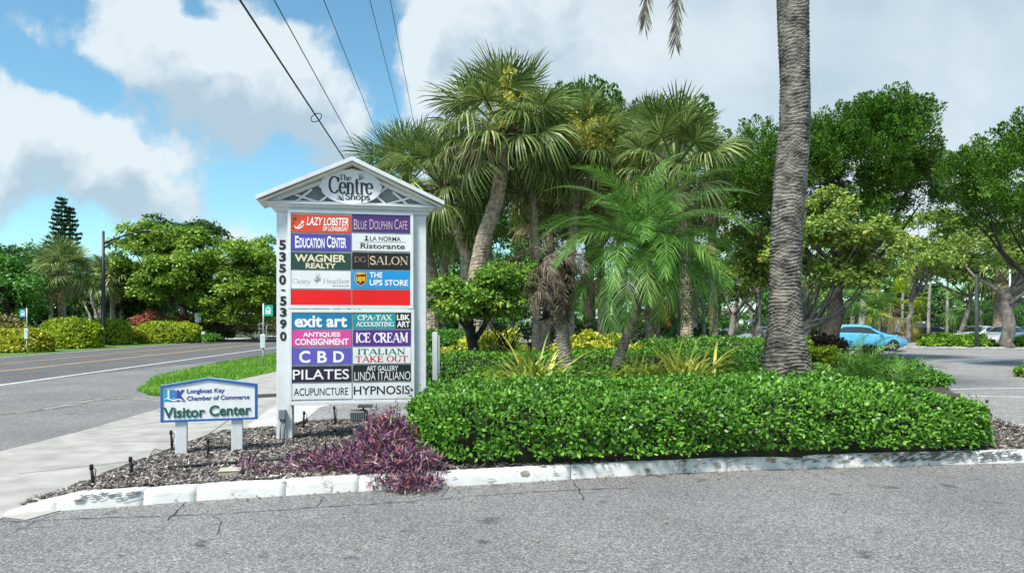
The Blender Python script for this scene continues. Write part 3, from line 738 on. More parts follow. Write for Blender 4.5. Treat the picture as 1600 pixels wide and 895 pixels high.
# roof: two thin slopes, a fascia on their front edge
eL = SL(404, 316); eR = SL(691, 322)
el_u, er_u = -.235, W_+.235; ez = SL(404, 315)[1]
mb = MB()
for (ua, ub) in ((el_u, um), (er_u, um)):
    t = .055
    mb.prism([(ua, ez), (ub, zr-t), (ub, zr), (ua, ez+t*.95)], -.20, .42)
mb.build('roof', M['white'], sign)
mb = MB()
for (ua, ub) in ((el_u+.03, um), (er_u-.03, um)):
    mb.prism([(ua, ez-.035), (ub, zr-.055-.04), (ub, zr-.058), (ua, ez-.003)], -.14, .38)
mb.build('fascia', M['cream'], sign)
# oval plaque
ou, oz = SL(*T1(605, 212), -.04); orx = SL(*T1(800, 212))[0]-ou; orz = SL(*T1(605, 107))[1]-oz
pts = []
for k in range(64):
    a = 2*math.pi*k/64; q = 1.0 - .05*math.exp(-((abs(math.cos(a))-.985)/.012)**2)*1.0 + (.022 if abs(math.sin(a)) < .10 else 0)
    pts.append((ou+orx*q*math.cos(a), oz+orz*q*math.sin(a)))
pl = MB().prism(pts, -.055, -.028).build('plaque', mat('plaque_paint', (.72, .74, .80), .45, var=.05), sign)
mb = MB(); yy = -.0575
def S1(x0, y0, x1, y1): return bx_(T1, x0, y0, x1, y1, -.056)
place_geo(mb, serif_geo('The', .19, .07), S1(528, 132, 606, 170), yy); place_geo(mb, serif_geo('Centre', .20, .06), S1(460, 142, 746, 255), yy); place_geo(mb, serif_geo('Shops', .19, .07), S1(566, 248, 726, 306), yy)
def twig(T_, pts, w):
    strip(mb, [SL(*T_(*p), -.056) for p in pts], w, yy)
for q in ([(655, 170), (660, 150), (652, 126)], [(655, 170), (672, 150), (690, 138)], [(655, 168), (680, 158), (694, 156)], [(660, 152), (668, 138), (676, 122)]): twig(T1, q, [.006, .012, .002])
for q in ([(556, 300), (552, 275), (548, 250)], [(554, 298), (535, 275), (520, 258)], [(552, 299), (530, 290), (508, 290)], [(553, 298), (530, 280), (512, 272)]): twig(T1, q, [.006, .012, .002])
mb.build('lettering', INK['dark'], pl)

# the two cabinets with their frames
def cabinet(px0, py0, px1, py1, cols, rows_px):
    u0, z1 = SL(px0, py0, CW); u1, z0 = SL(px1, py1, CW); z1 = SL((px0+px1)/2, py0, CW)[1]; z0 = SL((px0+px1)/2, py1, CW)[1]
    cab = MB().box((u0+.008, CW+.012, z0+.008), (u1-.008, .16, z1-.008)).build('cabinet', M['galv'], sign)
    fr = MB(); t = .042
    zs, ze = rows_px
    for (a, b, c, d) in ((u0, z1-.042, u1, z1), (u0, z0, u1, z0+.048), (u0, z0+.048, u0+t, z1-.042), (u1-t, z0+.048, u1, z1-.042)):
        fr.box((a, CW-.012, b), (c, CW+.03, d))
    fr.build('frame', M['white_clean'], cab, .004)
    return cab
cab_a = cabinet(449.5, 329.5, 646, 482.5, None, (0, 0)); cab_b = cabinet(451, 483.5, 647.5, 631, None, (0, 0))
def panel(cab, Tf, x0, y0, x1, y1, colour, name='tenant_panel'):
    b = bx_(Tf, x0, y0, x1, y1, CW)
    return MB().box((b[0], CW-.004, b[1]), (b[2], CW+.0125, b[3])).build(name, PC[colour], cab)
def letters(pan, Tf, items, extra=None):
    """items: (text, style, ink, x0, y0, x1, y1)"""
    inks = []; mb = MB()
    for it in items:
        text, style, ink, x0, y0, x1, y1 = it[:7]
        if ink not in inks: inks.append(ink)
        b = bx_(Tf, x0, y0, x1, y1, CW-.005)
        if style[0] == 'serif': geo = serif_geo(text, *style[1:])
        else: geo = sans_geo(text, *style[1:2])
        place_geo(mb, geo, b, CW-.0055, inks.index(ink), style[2] if style[0] == 'sans' and len(style) > 2 else 0)
    if extra: extra(mb, inks, Tf)
    return mb.build('lettering', [INK[k] for k in inks], pan)
B = ('sans', .028); BB = ('sans', .045); RG = ('sans', .006); TH = ('sans', -.008)
def q1(x, y): return SL(*T1(x, y), CW-.005)
def lobster(mb, inks, Tf):
    for k in ('white', 'leafgreen', 'darkred'):
        if k not in inks: inks.append(k)
    y = CW-.0058; W = inks.index('white'); Gn = inks.index('leafgreen'); Dr = inks.index('darkred')
    strip(mb, [q1(*p) for p in ((240, 455), (250, 470), (272, 474), (296, 462), (306, 446))], [.004, .016, .022, .014, .004], y, W)
    c = q1(296, 434); disc(mb, c[0], c[1], .020, .018, y-.0004, W)
    strip(mb, [q1(*p) for p in ((262, 466), (278, 456), (292, 440))], [.008, .02, .012], y-.0007, W)
    strip(mb, [q1(*p) for p in ((238, 480), (234, 450), (244, 420))], [.014, .010, .006], y-.0009, Dr)
    for e in ((228, 416), (232, 408), (246, 402), (260, 410), (266, 420), (254, 405)): strip(mb, [q1(*p) for p in ((244, 420), ((244+e[0])/2, (420+e[1])/2-5), e)], [.004, .010, .002], y-.0011-.0003*(e[0] % 4), Gn)
p = panel(cab_a, T1, 222, 385, 602, 497, 'orange')
letters(p, T1, [('LAZY LOBSTER', ('sans', .02, .22), 'white', 322, 402, 588, 455), ('OF LONGBOAT', ('sans', .02, .12), 'white', 424, 463, 586, 490)], lobster)
p = panel(cab_a, T1, 611, 385, 982, 497, 'violet')
letters(p, T1, [('B', TH, 'rose', 622, 418, 646, 480), ('LUE', TH, 'rose', 650, 428, 704, 480), ('D', TH, 'rose', 722, 418, 748, 480), ('OLPHIN', TH, 'rose', 752, 428, 866, 480), ('C', TH, 'rose', 880, 418, 904, 480), ('AFE', TH, 'rose', 908, 428, 962, 480)])
p = panel(cab_a, T1, 222, 508, 602, 614, 'blue')
letters(p, T1, [('E', B, 'white', 248, 522, 272, 598), ('DUCATION', B, 'white', 276, 534, 436, 598), ('C', B, 'white', 450, 522, 478, 598), ('ENTER', B, 'white', 482, 534, 574, 598)])
p = panel(cab_a, T1, 611, 508, 982, 616, 'white')
def norma(mb, inks, Tf):
    y = CW-.0058; strip(mb, [q1(656, 563), q1(952, 563)], .004, y); strip(mb, [q1(688, 550), q1(716, 550)], .014, y)
    strip(mb, [q1(702, 550), q1(702, 530)], [.03, .014], y-.0004); c = q1(702, 527); disc(mb, c[0], c[1], .014, .014, y-.0008)
letters(p, T1, [('LA NORMA', ('sans', .012), 'dark', 724, 525, 920, 554), ('Ristorante', ('sans', .02), 'dark', 664, 568, 946, 603)], norma)
p = panel(cab_a, T1, 222, 628, 602, 734, 'forest')
letters(p, T1, [('WAGNER', B, 'cream', 246, 638, 570, 686), ('REALTY', B, 'cream', 316, 694, 508, 728)])
p = panel(cab_a, T1, 611, 628, 982, 734, 'black')
letters(p, T1, [('DG', ('serif', .10, .05), 'bronze', 624, 653, 698, 690), ('SALON', ('serif', .13, .045), 'tan', 724, 650, 966, 706)], lambda mb, inks, Tf: strip(mb, [q1(714, 640), q1(714, 722)], .006, CW-.0058, 0))
p = panel(cab_a, T1, 222, 742, 602, 856, 'white')
def sprig(mb, inks, Tf):
    y = CW-.0058
    for i, e in enumerate(((388, 756), (404, 758), (372, 790), (412, 784), (364, 796), (416, 796), (368, 812), (410, 812), (378, 772))): strip(mb, [q1(386, 830-i*4), q1((386+e[0])/2+3, (826-i*4+e[1])/2), q1(*e)], [.003, .012, .002], y-.0003*i)
letters(p, T1, [('Casey', ('serif', .085, .04), 'grey', 230, 794, 348, 832), ('Heather', ('serif', .085, .04), 'grey', 428, 792, 594, 824), ('BOUDOIR', ('sans', .01), 'grey', 488, 835, 592, 845)], sprig)
p = panel(cab_a, T1, 611, 742, 982, 856, 'sky')
def shield(mb, inks, Tf):
    for k in ('brown', 'gold'):
        if k not in inks: inks.append(k)
    y = CW-.0057
    def sh(s, yy, mi):
        cx, cy = 666, 793; pts = [(-38, -34), (-20, -39), (0, -41), (20, -39), (38, -34), (38, 10), (32, 24), (18, 38), (0, 48), (-18, 38), (-32, 24), (-38, 10)]
        mb.add([(q1(cx+a*s, cy+b*s)[0], yy, q1(cx+a*s, cy+b*s)[1]) for a, b in pts], [tuple(range(12))], mi)
    sh(1.0, y, inks.index('gold')); sh(.90, y-.0004, inks.index('brown'))
    strip(mb, [q1(*p_) for p_ in ((634, 772), (650, 764), (676, 762), (698, 768))], [.003, .026, .02, .003], y-.0008, inks.index('gold'))
letters(p, T1, [('THE', B, 'white', 722, 753, 804, 788), ('UPS STORE', B, 'white', 722, 800, 966, 838), ('ups', BB, 'gold', 636, 780, 696, 822)], None)
lt = p.children[0]; 
mb = MB(); inks = []; shield(mb, inks, T1); mb.build('emblem', [INK[k] for k in inks], p)
lt.location.y = -.0018
for x0, x1 in ((222, 602), (611, 982)):
    panel(cab_a, T1, x0, 865, x1, 966, 'red')
p = panel(cab_b, T2, 192, 170, 512, 254, 'teal'); letters(p, T2, [('exit art', ('sans', .03), 'white', 208, 182, 490, 245)])
p = panel(cab_b, T2, 522, 168, 751, 252, 'aqua'); letters(p, T2, [('CPA-TAX', ('serif', .20, .12), 'white', 546, 178, 730, 208), ('ACCOUNTING', ('serif', .20, .12), 'white', 538, 215, 742, 242)])
p = panel(cab_b, T2, 752, 168, 832, 252, 'black'); letters(p, T2, [('LBK', B, 'white', 758, 176, 828, 206), ('ART', B, 'white', 758, 213, 828, 244)])
p = panel(cab_b, T2, 192, 261, 512, 347, 'pink'); letters(p, T2, [('ANTIQUES', B, 'white', 252, 272, 454, 301), ('CONSIGNMENT', B, 'white', 210, 306, 498, 341)])
p = panel(cab_b, T2, 522, 260, 832, 346, 'purple'); letters(p, T2, [('ICE CREAM', ('serif', .23, .09), 'white', 538, 273, 816, 330)])
p = panel(cab_b, T2, 192, 359, 514, 444, 'lilac'); letters(p, T2, [('C', B, 'white', 232, 371, 292, 437), ('B', B, 'white', 330, 373, 382, 436), ('D', B, 'white', 416, 373, 474, 434)])
p = panel(cab_b, T2, 522, 353, 832, 440, 'white'); letters(p, T2, [('ITALIAN', ('serif', .18, .07), 'green', 548, 360, 802, 393), ('TAKE OUT', ('serif', .18, .07), 'red', 536, 399, 816, 434)])
p = panel(cab_b, T2, 192, 456, 512, 541, 'plum'); letters(p, T2, [('PILATES', RG, 'white', 198, 473, 500, 527)])
p = panel(cab_b, T2, 522, 449, 832, 535, 'slate'); letters(p, T2, [('ART GALLERY', ('serif', .13, .06), 'white', 596, 452, 764, 480) if False else ('ART GALLERY', RG, 'white', 596, 453, 764, 480), ('LINDA ITALIANO', TH, 'white', 530, 485, 830, 531)])
p = panel(cab_b, T2, 192, 550, 514, 634, 'white'); letters(p, T2, [('ACUPUNCTURE', RG, 'black', 204, 573, 496, 614)])
p = panel(cab_b, T2, 522, 546, 834, 632, 'white'); letters(p, T2, [('HYPNOSIS', ('sans', .012), 'black', 526, 562, 828, 609)])
# house numbers down the post
for ch, Tf, y0, y1 in (('5', T1, 548, 610), ('3', T1, 625, 685), ('5', T1, 700, 755), ('0', T1, 770, 832), ('-', T1, 862, 872), ('5', T2, 78, 128), ('3', T2, 140, 188), ('9', T2, 202, 252), ('0', T2, 268, 318)):
    xa, xb = ((147, 190) if Tf is T1 else (129, 164)) if ch != '-' else (160, 186)
    mb = MB(); place_geo(mb, sans_geo(ch, .035), bx_(Tf, xa, y0, xb, y1, -.004), -.006); mb.build('house_number', INK['black'], sign)
# electrical box with two conduits on the post
e0 = SL(436.5, 639); e1 = SL(447, 654)
eb = MB().box((e0[0], -.075, e1[1]), (e1[0], -.002, e0[1])).build('junction_box', M['grey_metal'], sign, .006)
for u in (e0[0]+.022, e1[0]-.018):
    MB().tube([(u, -.035, e1[1]+.005), (u-.004, -.034, .1), (u-.012, -.04, -.2)], .013, 8).build('conduit', M['grey_metal'], sign)

# ------------------------------------------------------------------ the low visitor sign
VA = R(16); VB = .05
VD = (CAMZ-VB)*F/(707-HOR); VX = X(283, VD)
vis = empty('visitor_sign', (VX, VD, VB), VA, 'low white visitor sign with blue edge on two short posts', 'sign')
def VL(px, py, w=0.0):
    c, s = math.cos(VA), math.sin(VA); x0 = VX-w*s; d0 = VD+w*c; k = (px-800)/F
    u = (k*d0-x0)/(c-k*s); return u, Z(py, d0+u*s)-VB
def T3(a, b): return 240+a/6.394, 580+b/6.394
bl = VL(251, 660); br = VL(401.5, 654); tl = VL(250, 603); tr = VL(401, 599.5); ap = VL(326, 590.5)
zb0 = (bl[1]+br[1])/2; zt0 = (tl[1]+tr[1])/2
poly = [(bl[0], zb0), (br[0], zb0), (br[0], zt0), (ap[0], ap[1]), (bl[0], zt0)]
blue = mat('blue_sign_edge', lin(48, 108, 190, .8), .45, var=.08); pale_edge = mat('pale_blue_edge', lin(150, 195, 225, .9), .5, var=.08)
bd = MB().prism(poly, .0, .10).build('board', [mat('visitor_board', (.80, .815, .83), .55, var=.06, scale=10, bump=.15, bscale=60)], vis)
cxm = (bl[0]+br[0])/2; czm = (zb0+zt0)/2+.02
inn = []
for (u, z) in poly:
    inn.append((u+.024*(1 if u < cxm-.1 else -1 if u > cxm+.1 else 0), z+(.024 if z < czm-.05 else -.026)))
mb = MB(); n = 5
for i in range(n):
    j = (i+1) % n
    mb.add([(poly[i][0], -.012, poly[i][1]), (poly[j][0], -.012, poly[j][1]), (inn[j][0], -.012, inn[j][1]), (inn[i][0], -.012, inn[i][1]),
            (poly[i][0], -.0005, poly[i][1]), (poly[j][0], -.0005, poly[j][1]), (inn[j][0], -.0005, inn[j][1]), (inn[i][0], -.0005, inn[i][1])],
           [(0, 1, 2, 3), (3, 2, 6, 7), (0, 4, 5, 1)])
mb.build('border', blue, bd, fix=True)
mb = MB(); out2 = [(u+(.004 if u > cxm else -.004), z+(.004 if z > czm else -.004)) for u, z in poly]
for i in range(n):
    j = (i+1) % n; mb.add([(out2[i][0], .008, out2[i][1]), (out2[j][0], .008, out2[j][1]), (out2[j][0], .095, out2[j][1]), (out2[i][0], .095, out2[i][1])], [(0, 1, 2, 3)])
mb.build('edge_band', pale_edge, bd, fix=False)
def raised(parts, ink, dep):
    mb = MB()
    for text, bold, (x0, y0, x1, y1) in parts:
        (a, b), (c, d) = T3(x0, y0), T3(x1, y1); u0, za_ = VL(a, d, -.01); u1, zc = VL(c, b, -.01)
        V, Fc = sans_geo(text, bold); lo = V.min(0); hi = V.max(0)
        u = u0+(V[:, 0]-lo[0])*(u1-u0)/(hi[0]-lo[0]); z = za_+(V[:, 1]-lo[1])*(zc-za_)/(hi[1]-lo[1])
        nv = len(u); mb.add([(p_, -dep, q_) for p_, q_ in zip(u, z)]+[(p_, -.0003, q_) for p_, q_ in zip(u, z)], list(Fc))
        base = len(mb.v)-2*nv; cnt = {}
        for f in Fc:
            for i in range(len(f)):
                e = (f[i], f[(i+1) % len(f)]); cnt[tuple(sorted(e))] = cnt.get(tuple(sorted(e)), []) + [e]
        for k_, es in cnt.items():
            if len(es) == 1:
                a_, b_ = es[0]; mb.f.append((base+a_, base+b_, base+nv+b_, base+nv+a_)); mb.m.append(0); mb.sm.append(False)
    return mb.build('lettering', INK[ink], bd, fix=False)
raised([('Longboat Key', .018, (332, 166, 708, 232)), ('Chamber of Commerce', .018, (332, 232, 958, 292))], 'navy', .004)
raised([('Visitor', .020, (98, 350, 512, 468)), ('Center', .020, (556, 328, 972, 446))], 'deepgreen', .009)
mb = MB(); y = -.003
def v3(x, y_): return VL(*T3(x, y_), -.003)
def quad(mi, y_, *p): mb.add([(v3(*q)[0], y_, v3(*q)[1]) for q in p], [tuple(range(len(p)))], mi)
for ch, mi, lay, (x0, y0, x1, y1) in (('L', 0, 0, (106, 182, 176, 302)), ('B', 4, .0006, (158, 182, 246, 302)), ('K', 5, .0012, (232, 182, 320, 302))):
    (ua, za_), (ub, zb_) = v3(x0, y1), v3(x1, y0); place_geo(mb, sans_geo(ch, .06), (ua, za_, ub, zb_), y-lay, mi)
strip(mb, [v3(*p_) for p_ in ((106, 280), (140, 268), (170, 282), (205, 290), (240, 278), (270, 280), (300, 296))], [.002, .016, .012, .02, .014, .016, .003], y-.0034, 1)
mb.build('emblem', [INK[k] for k in ('cyan', 'white', 'aqua2', 'gold', 'midblue', 'purpleblue')], bd)
for px, pyb in ((283.5, 707), (371, 697)):
    u = VL(px, 660)[0]; MB().box((u-.072, .012, -.3), (u+.058, .088, zb0-.001)).build('post', M['white'], vis, .006)
# ------------------------------------------------------------------ foliage builders
def rnd_unit(n, rng): return unit(rng.normal(size=(n, 3)))
def leaf_faces(Pp, D, Nn, Lg, Wd, k=4, fold=.18):
    """Pp base points, D length direction, Nn leaf normal (all (n,3)); kite (4) or rounded (6) leaves"""
    D = unit(D); S = unit(np.cross(D, Nn)); U = np.cross(S, D); Lg = np.asarray(Lg)[:, None]; Wd = np.asarray(Wd)[:, None]
    if k == 4:
        v = np.stack([Pp, Pp+D*Lg*.5+S*Wd*.5+U*Wd*fold, Pp+D*Lg, Pp+D*Lg*.5-S*Wd*.5+U*Wd*fold], 1)
    elif k == 3:
        v = np.stack([Pp-S*Wd*.5, Pp+S*Wd*.5, Pp+D*Lg], 1)
    else:
        v = np.stack([Pp, Pp+D*Lg*.38+S*Wd*.42+U*Wd*fold, Pp+D*Lg*.78+S*Wd*.40+U*Wd*fold, Pp+D*Lg, Pp+D*Lg*.78-S*Wd*.40+U*Wd*fold, Pp+D*Lg*.38-S*Wd*.42+U*Wd*fold], 1)
    return v.reshape(-1, 3)

def clump_leaves(cen, rad, n, leaf, rng, up=.5, squash=.75, k=4, wr=.5, droop=.15, jag=.25):
    """n leaves spread over small ellipsoidal clumps"""
    cen = np.asarray(cen); rad = np.asarray(rad); pr = rad**2/np.sum(rad**2)
    ci = rng.choice(len(cen), n, p=pr)
    d = rnd_unit(n, rng); d[:, 2] = np.where(d[:, 2] < -.35, -d[:, 2]*.6, d[:, 2])
    r = rad[ci]*(.55+.5*rng.random(n)**.7)*(1+jag*wob(d*2.2+ci[:, None]*1.7, 1.6))
    off = d*r[:, None]; off[:, 2] *= squash
    Pp = cen[ci]+off
    Nn = unit(d*.75+np.array([0, 0, up])+rng.normal(0, .45, (n, 3)))
    D = np.cross(Nn, rnd_unit(n, rng)); D[:, 2] -= droop; D += d*.35
    lg = leaf*rng.uniform(.65, 1.35, n)
    return leaf_faces(Pp, D, Nn, lg, lg*wr*rng.uniform(.8, 1.2, n), k)

def envelope_clumps(c, r, n, rc, rng, bottom=-.45, hollow=.55, jag=.18, top_bias=0.0):
    """clump centres through an uneven ellipsoid"""
    out = []; rr = []; tries = 0
    while len(out) < n and tries < n*40:
        tries += 1
        d = rnd_unit(1, rng)[0]
        if d[2] < bottom: continue
        q = hollow+(1-hollow)*rng.random()**.6
        q *= 1+jag*float(wob(d*2.0, 1.3, c[0]*.37))
        p = np.array(c)+d*np.array(r)*q
        k = rc*rng.uniform(.65, 1.3)
        if any(np.linalg.norm(p-o_) < .62*min(k, k2) for o_, k2 in zip(out, rr)): continue
        out.append(p); rr.append(k)
    return np.array(out), np.array(rr)

def curve_pts(a, b, bend, n=6, rng=None):
    a = np.array(a, float); b = np.array(b, float); t = np.linspace(0, 1, n)[:, None]
    p = a+(b-a)*t+np.array(bend)*(np.sin(t*math.pi))
    if rng is not None: p[1:-1] += rng.normal(0, .016, (n-2, 3))*np.linalg.norm(b-a)
    return p

def make_trunk(parent, base, top, r0, r1, mat_, cen=None, rng=None, limbs=7, bend=(0, 0, 0), nseg=8, limb_r=.5, flare=1.35, name='trunk', lstart=.75):
    mb = MB(); pts = curve_pts(base, top, bend, nseg, rng)
    rad = np.linspace(r0, r1, nseg); rad[0] *= flare
    mb.tube(pts, rad, 9)
    if cen is not None and len(cen):
        idx = rng.choice(len(cen), min(limbs, len(cen)), replace=False)
        for i in idx:
            s = pts[min(nseg-1, int(rng.uniform(lstart, 1.0)*(nseg-1)))]
            e = cen[i]; dv = e-s
            lp = curve_pts(s, e, (rng.normal(0, .06)*abs(dv[2]), rng.normal(0, .06)*abs(dv[2]), -.10*np.linalg.norm(dv[:2])), 6, rng)
            mb.tube(lp, np.linspace(r1*limb_r*rng.uniform(.7, 1.2), r1*.09, 6), 6)
    return mb.build(name, mat_, parent)

BARK = {k: mat('bark_'+k, c, .9, var=.4, scale=sc, bump=.7, bscale=sc*4) for k, (c, sc) in dict(brown=((.10, .078, .06), 5), grey=((.21, .19, .17), 4), pale=((.36, .33, .29), 4), dark=((.05, .042, .034), 6), palm=((.42, .335, .25), 7), palm_grey=((.27, .245, .215), 8)).items()}
LEAF = {
 'hedge': leaf_mat('hedge_leaf', [(0, (.022, .065, .010)), (.38, (.060, .165, .016)), (.72, (.105, .25, .022)), (.93, (.16, .32, .035)), (.975, (.26, .38, .07)), (1, (.28, .20, .07))], .40, .22, .28, 1.6, .4),
 'hedge_far': leaf_mat('back_hedge_leaf', [(0, (.025, .085, .012)), (.5, (.065, .18, .018)), (.9, (.12, .28, .03)), (1, (.22, .36, .05))], .42, .25, .3, .5),
 'lime': leaf_mat('lime_leaf', [(0, (.07, .14, .012)), (.35, (.17, .27, .015)), (.75, (.31, .38, .02)), (1, (.48, .48, .05))], .45, .3, .35, .5),
 'yellow': leaf_mat('yellow_leaf', [(0, (.08, .14, .012)), (.3, (.22, .27, .022)), (.7, (.42, .41, .035)), (1, (.56, .52, .11))], .45, .3, .3, .6),
 'ficus': leaf_mat('ficus_leaf', [(0, (.035, .085, .010)), (.35, (.095, .185, .018)), (.75, (.20, .31, .03)), (1, (.36, .42, .08))], .4, .25, .35, .25),
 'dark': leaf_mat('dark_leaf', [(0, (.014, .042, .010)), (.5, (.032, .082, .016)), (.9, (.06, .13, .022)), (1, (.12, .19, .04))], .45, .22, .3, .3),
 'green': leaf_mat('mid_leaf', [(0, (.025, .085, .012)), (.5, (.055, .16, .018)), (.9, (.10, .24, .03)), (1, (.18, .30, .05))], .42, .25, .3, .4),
 'cedar': leaf_mat('cedar_spray', [(0, (.015, .042, .006)), (.35, (.038, .098, .009)), (.75, (.080, .18, .014)), (1, (.17, .29, .035))], .55, .15, .35, .45),
 'pale': leaf_mat('pale_leaf', [(0, (.07, .13, .02)), (.5, (.15, .24, .035)), (.9, (.26, .34, .07)), (1, (.40, .44, .14))], .45, .35, .35, .3),
 'olive': leaf_mat('olive_leaf', [(0, (.05, .105, .018)), (.35, (.13, .215, .035)), (.72, (.24, .33, .055)), (.88, (.36, .36, .09)), (1, (.46, .19, .06))], .45, .25, .25, .6),
 'fruit': leaf_mat('citrus_leaf', [(0, (.03, .085, .012)), (.4, (.085, .19, .02)), (.8, (.18, .30, .03)), (.93, (.32, .34, .05)), (1, (.50, .14, .03))], .4, .28, .2, 1.0),
 'sabal': leaf_mat('fan_frond', [(0, (.025, .055, .014)), (.35, (.080, .13, .032)), (.70, (.16, .225, .055)), (.92, (.30, .34, .13)), (1, (.46, .47, .25))], .38, .25, .1, .6),
 'sabal_old': leaf_mat('old_fan_frond', [(0, (.06, .065, .03)), (.5, (.15, .145, .065)), (1, (.36, .31, .15))], .5, .25, .2, .6),
 'date': leaf_mat('feather_frond', [(0, (.022, .075, .012)), (.4, (.058, .150, .022)), (.75, (.12, .25, .036)), (1, (.30, .42, .14))], .36, .3, .2, .8),
 'orange': leaf_mat('orange_frond', [(0, (.16, .05, .015)), (.4, (.38, .13, .02)), (.75, (.52, .27, .04)), (1, (.36, .33, .05))], .55, .25),
 'dead': leaf_mat('dead_frond', [(0, (.035, .026, .02)), (.5, (.11, .080, .058)), (.85, (.21, .16, .115)), (1, (.32, .26, .19))], .8, .15),
 'hanging': leaf_mat('hanging_frond_leaf', [(0, (.03, .032, .025)), (.5, (.085, .085, .065)), (1, (.18, .17, .13))], .6, .15),
 'flower': leaf_mat('palm_blossom', [(0, (.30, .28, .04)), (.5, (.50, .47, .07)), (1, (.66, .62, .18))], .6, .3),
 'flax': leaf_mat('striped_strap', [(0, (.08, .15, .02)), (.4, (.17, .24, .035)), (.7, (.38, .38, .06)), (1, (.60, .55, .16))], .4, .25),
 'purple': leaf_mat('purple_strap', [(0, (.022, .012, .024)), (.3, (.075, .030, .075)), (.55, (.155, .062, .125)), (.72, (.27, .13, .215)), (.82, (.31, .07, .055)), (.92, (.42, .33, .36)), (1, (.16, .24, .03))], .4, .12),
 'red': leaf_mat('red_blossom', [(0, (.07, .08, .02)), (.3, (.24, .05, .045)), (.6, (.40, .07, .07)), (.8, (.36, .17, .06)), (1, (.16, .22, .04))], .5, .25),
 'rust': leaf_mat('rusty_leaf', [(0, (.035, .05, .015)), (.4, (.10, .12, .03)), (.75, (.24, .20, .07)), (1, (.42, .28, .15))], .5, .25),
 'croton': leaf_mat('croton_leaf', [(0, (.012, .018, .010)), (.5, (.035, .035, .016)), (.8, (.10, .06, .025)), (1, (.24, .13, .05))], .4, .15),
 'norfolk': leaf_mat('pine_spray', [(0, (.020, .045, .022)), (.5, (.035, .075, .032)), (1, (.07, .12, .05))], .6, .1),
 'cover': leaf_mat('low_cover_leaf', [(0, (.05, .13, .012)), (.5, (.12, .25, .02)), (.9, (.20, .34, .03)), (1, (.32, .38, .06))], .5, .25, .3, .6),
 'gold': leaf_mat('golden_blade', [(0, (.25, .19, .04)), (.5, (.45, .34, .07)), (1, (.55, .48, .15))], .6, .3)}
DARK_CORE = mat('hedge_dark_core', (.018, .024, .010), .95, var=.3, scale=12)  # twig-dark colour of the added core that blocks light inside each hedge

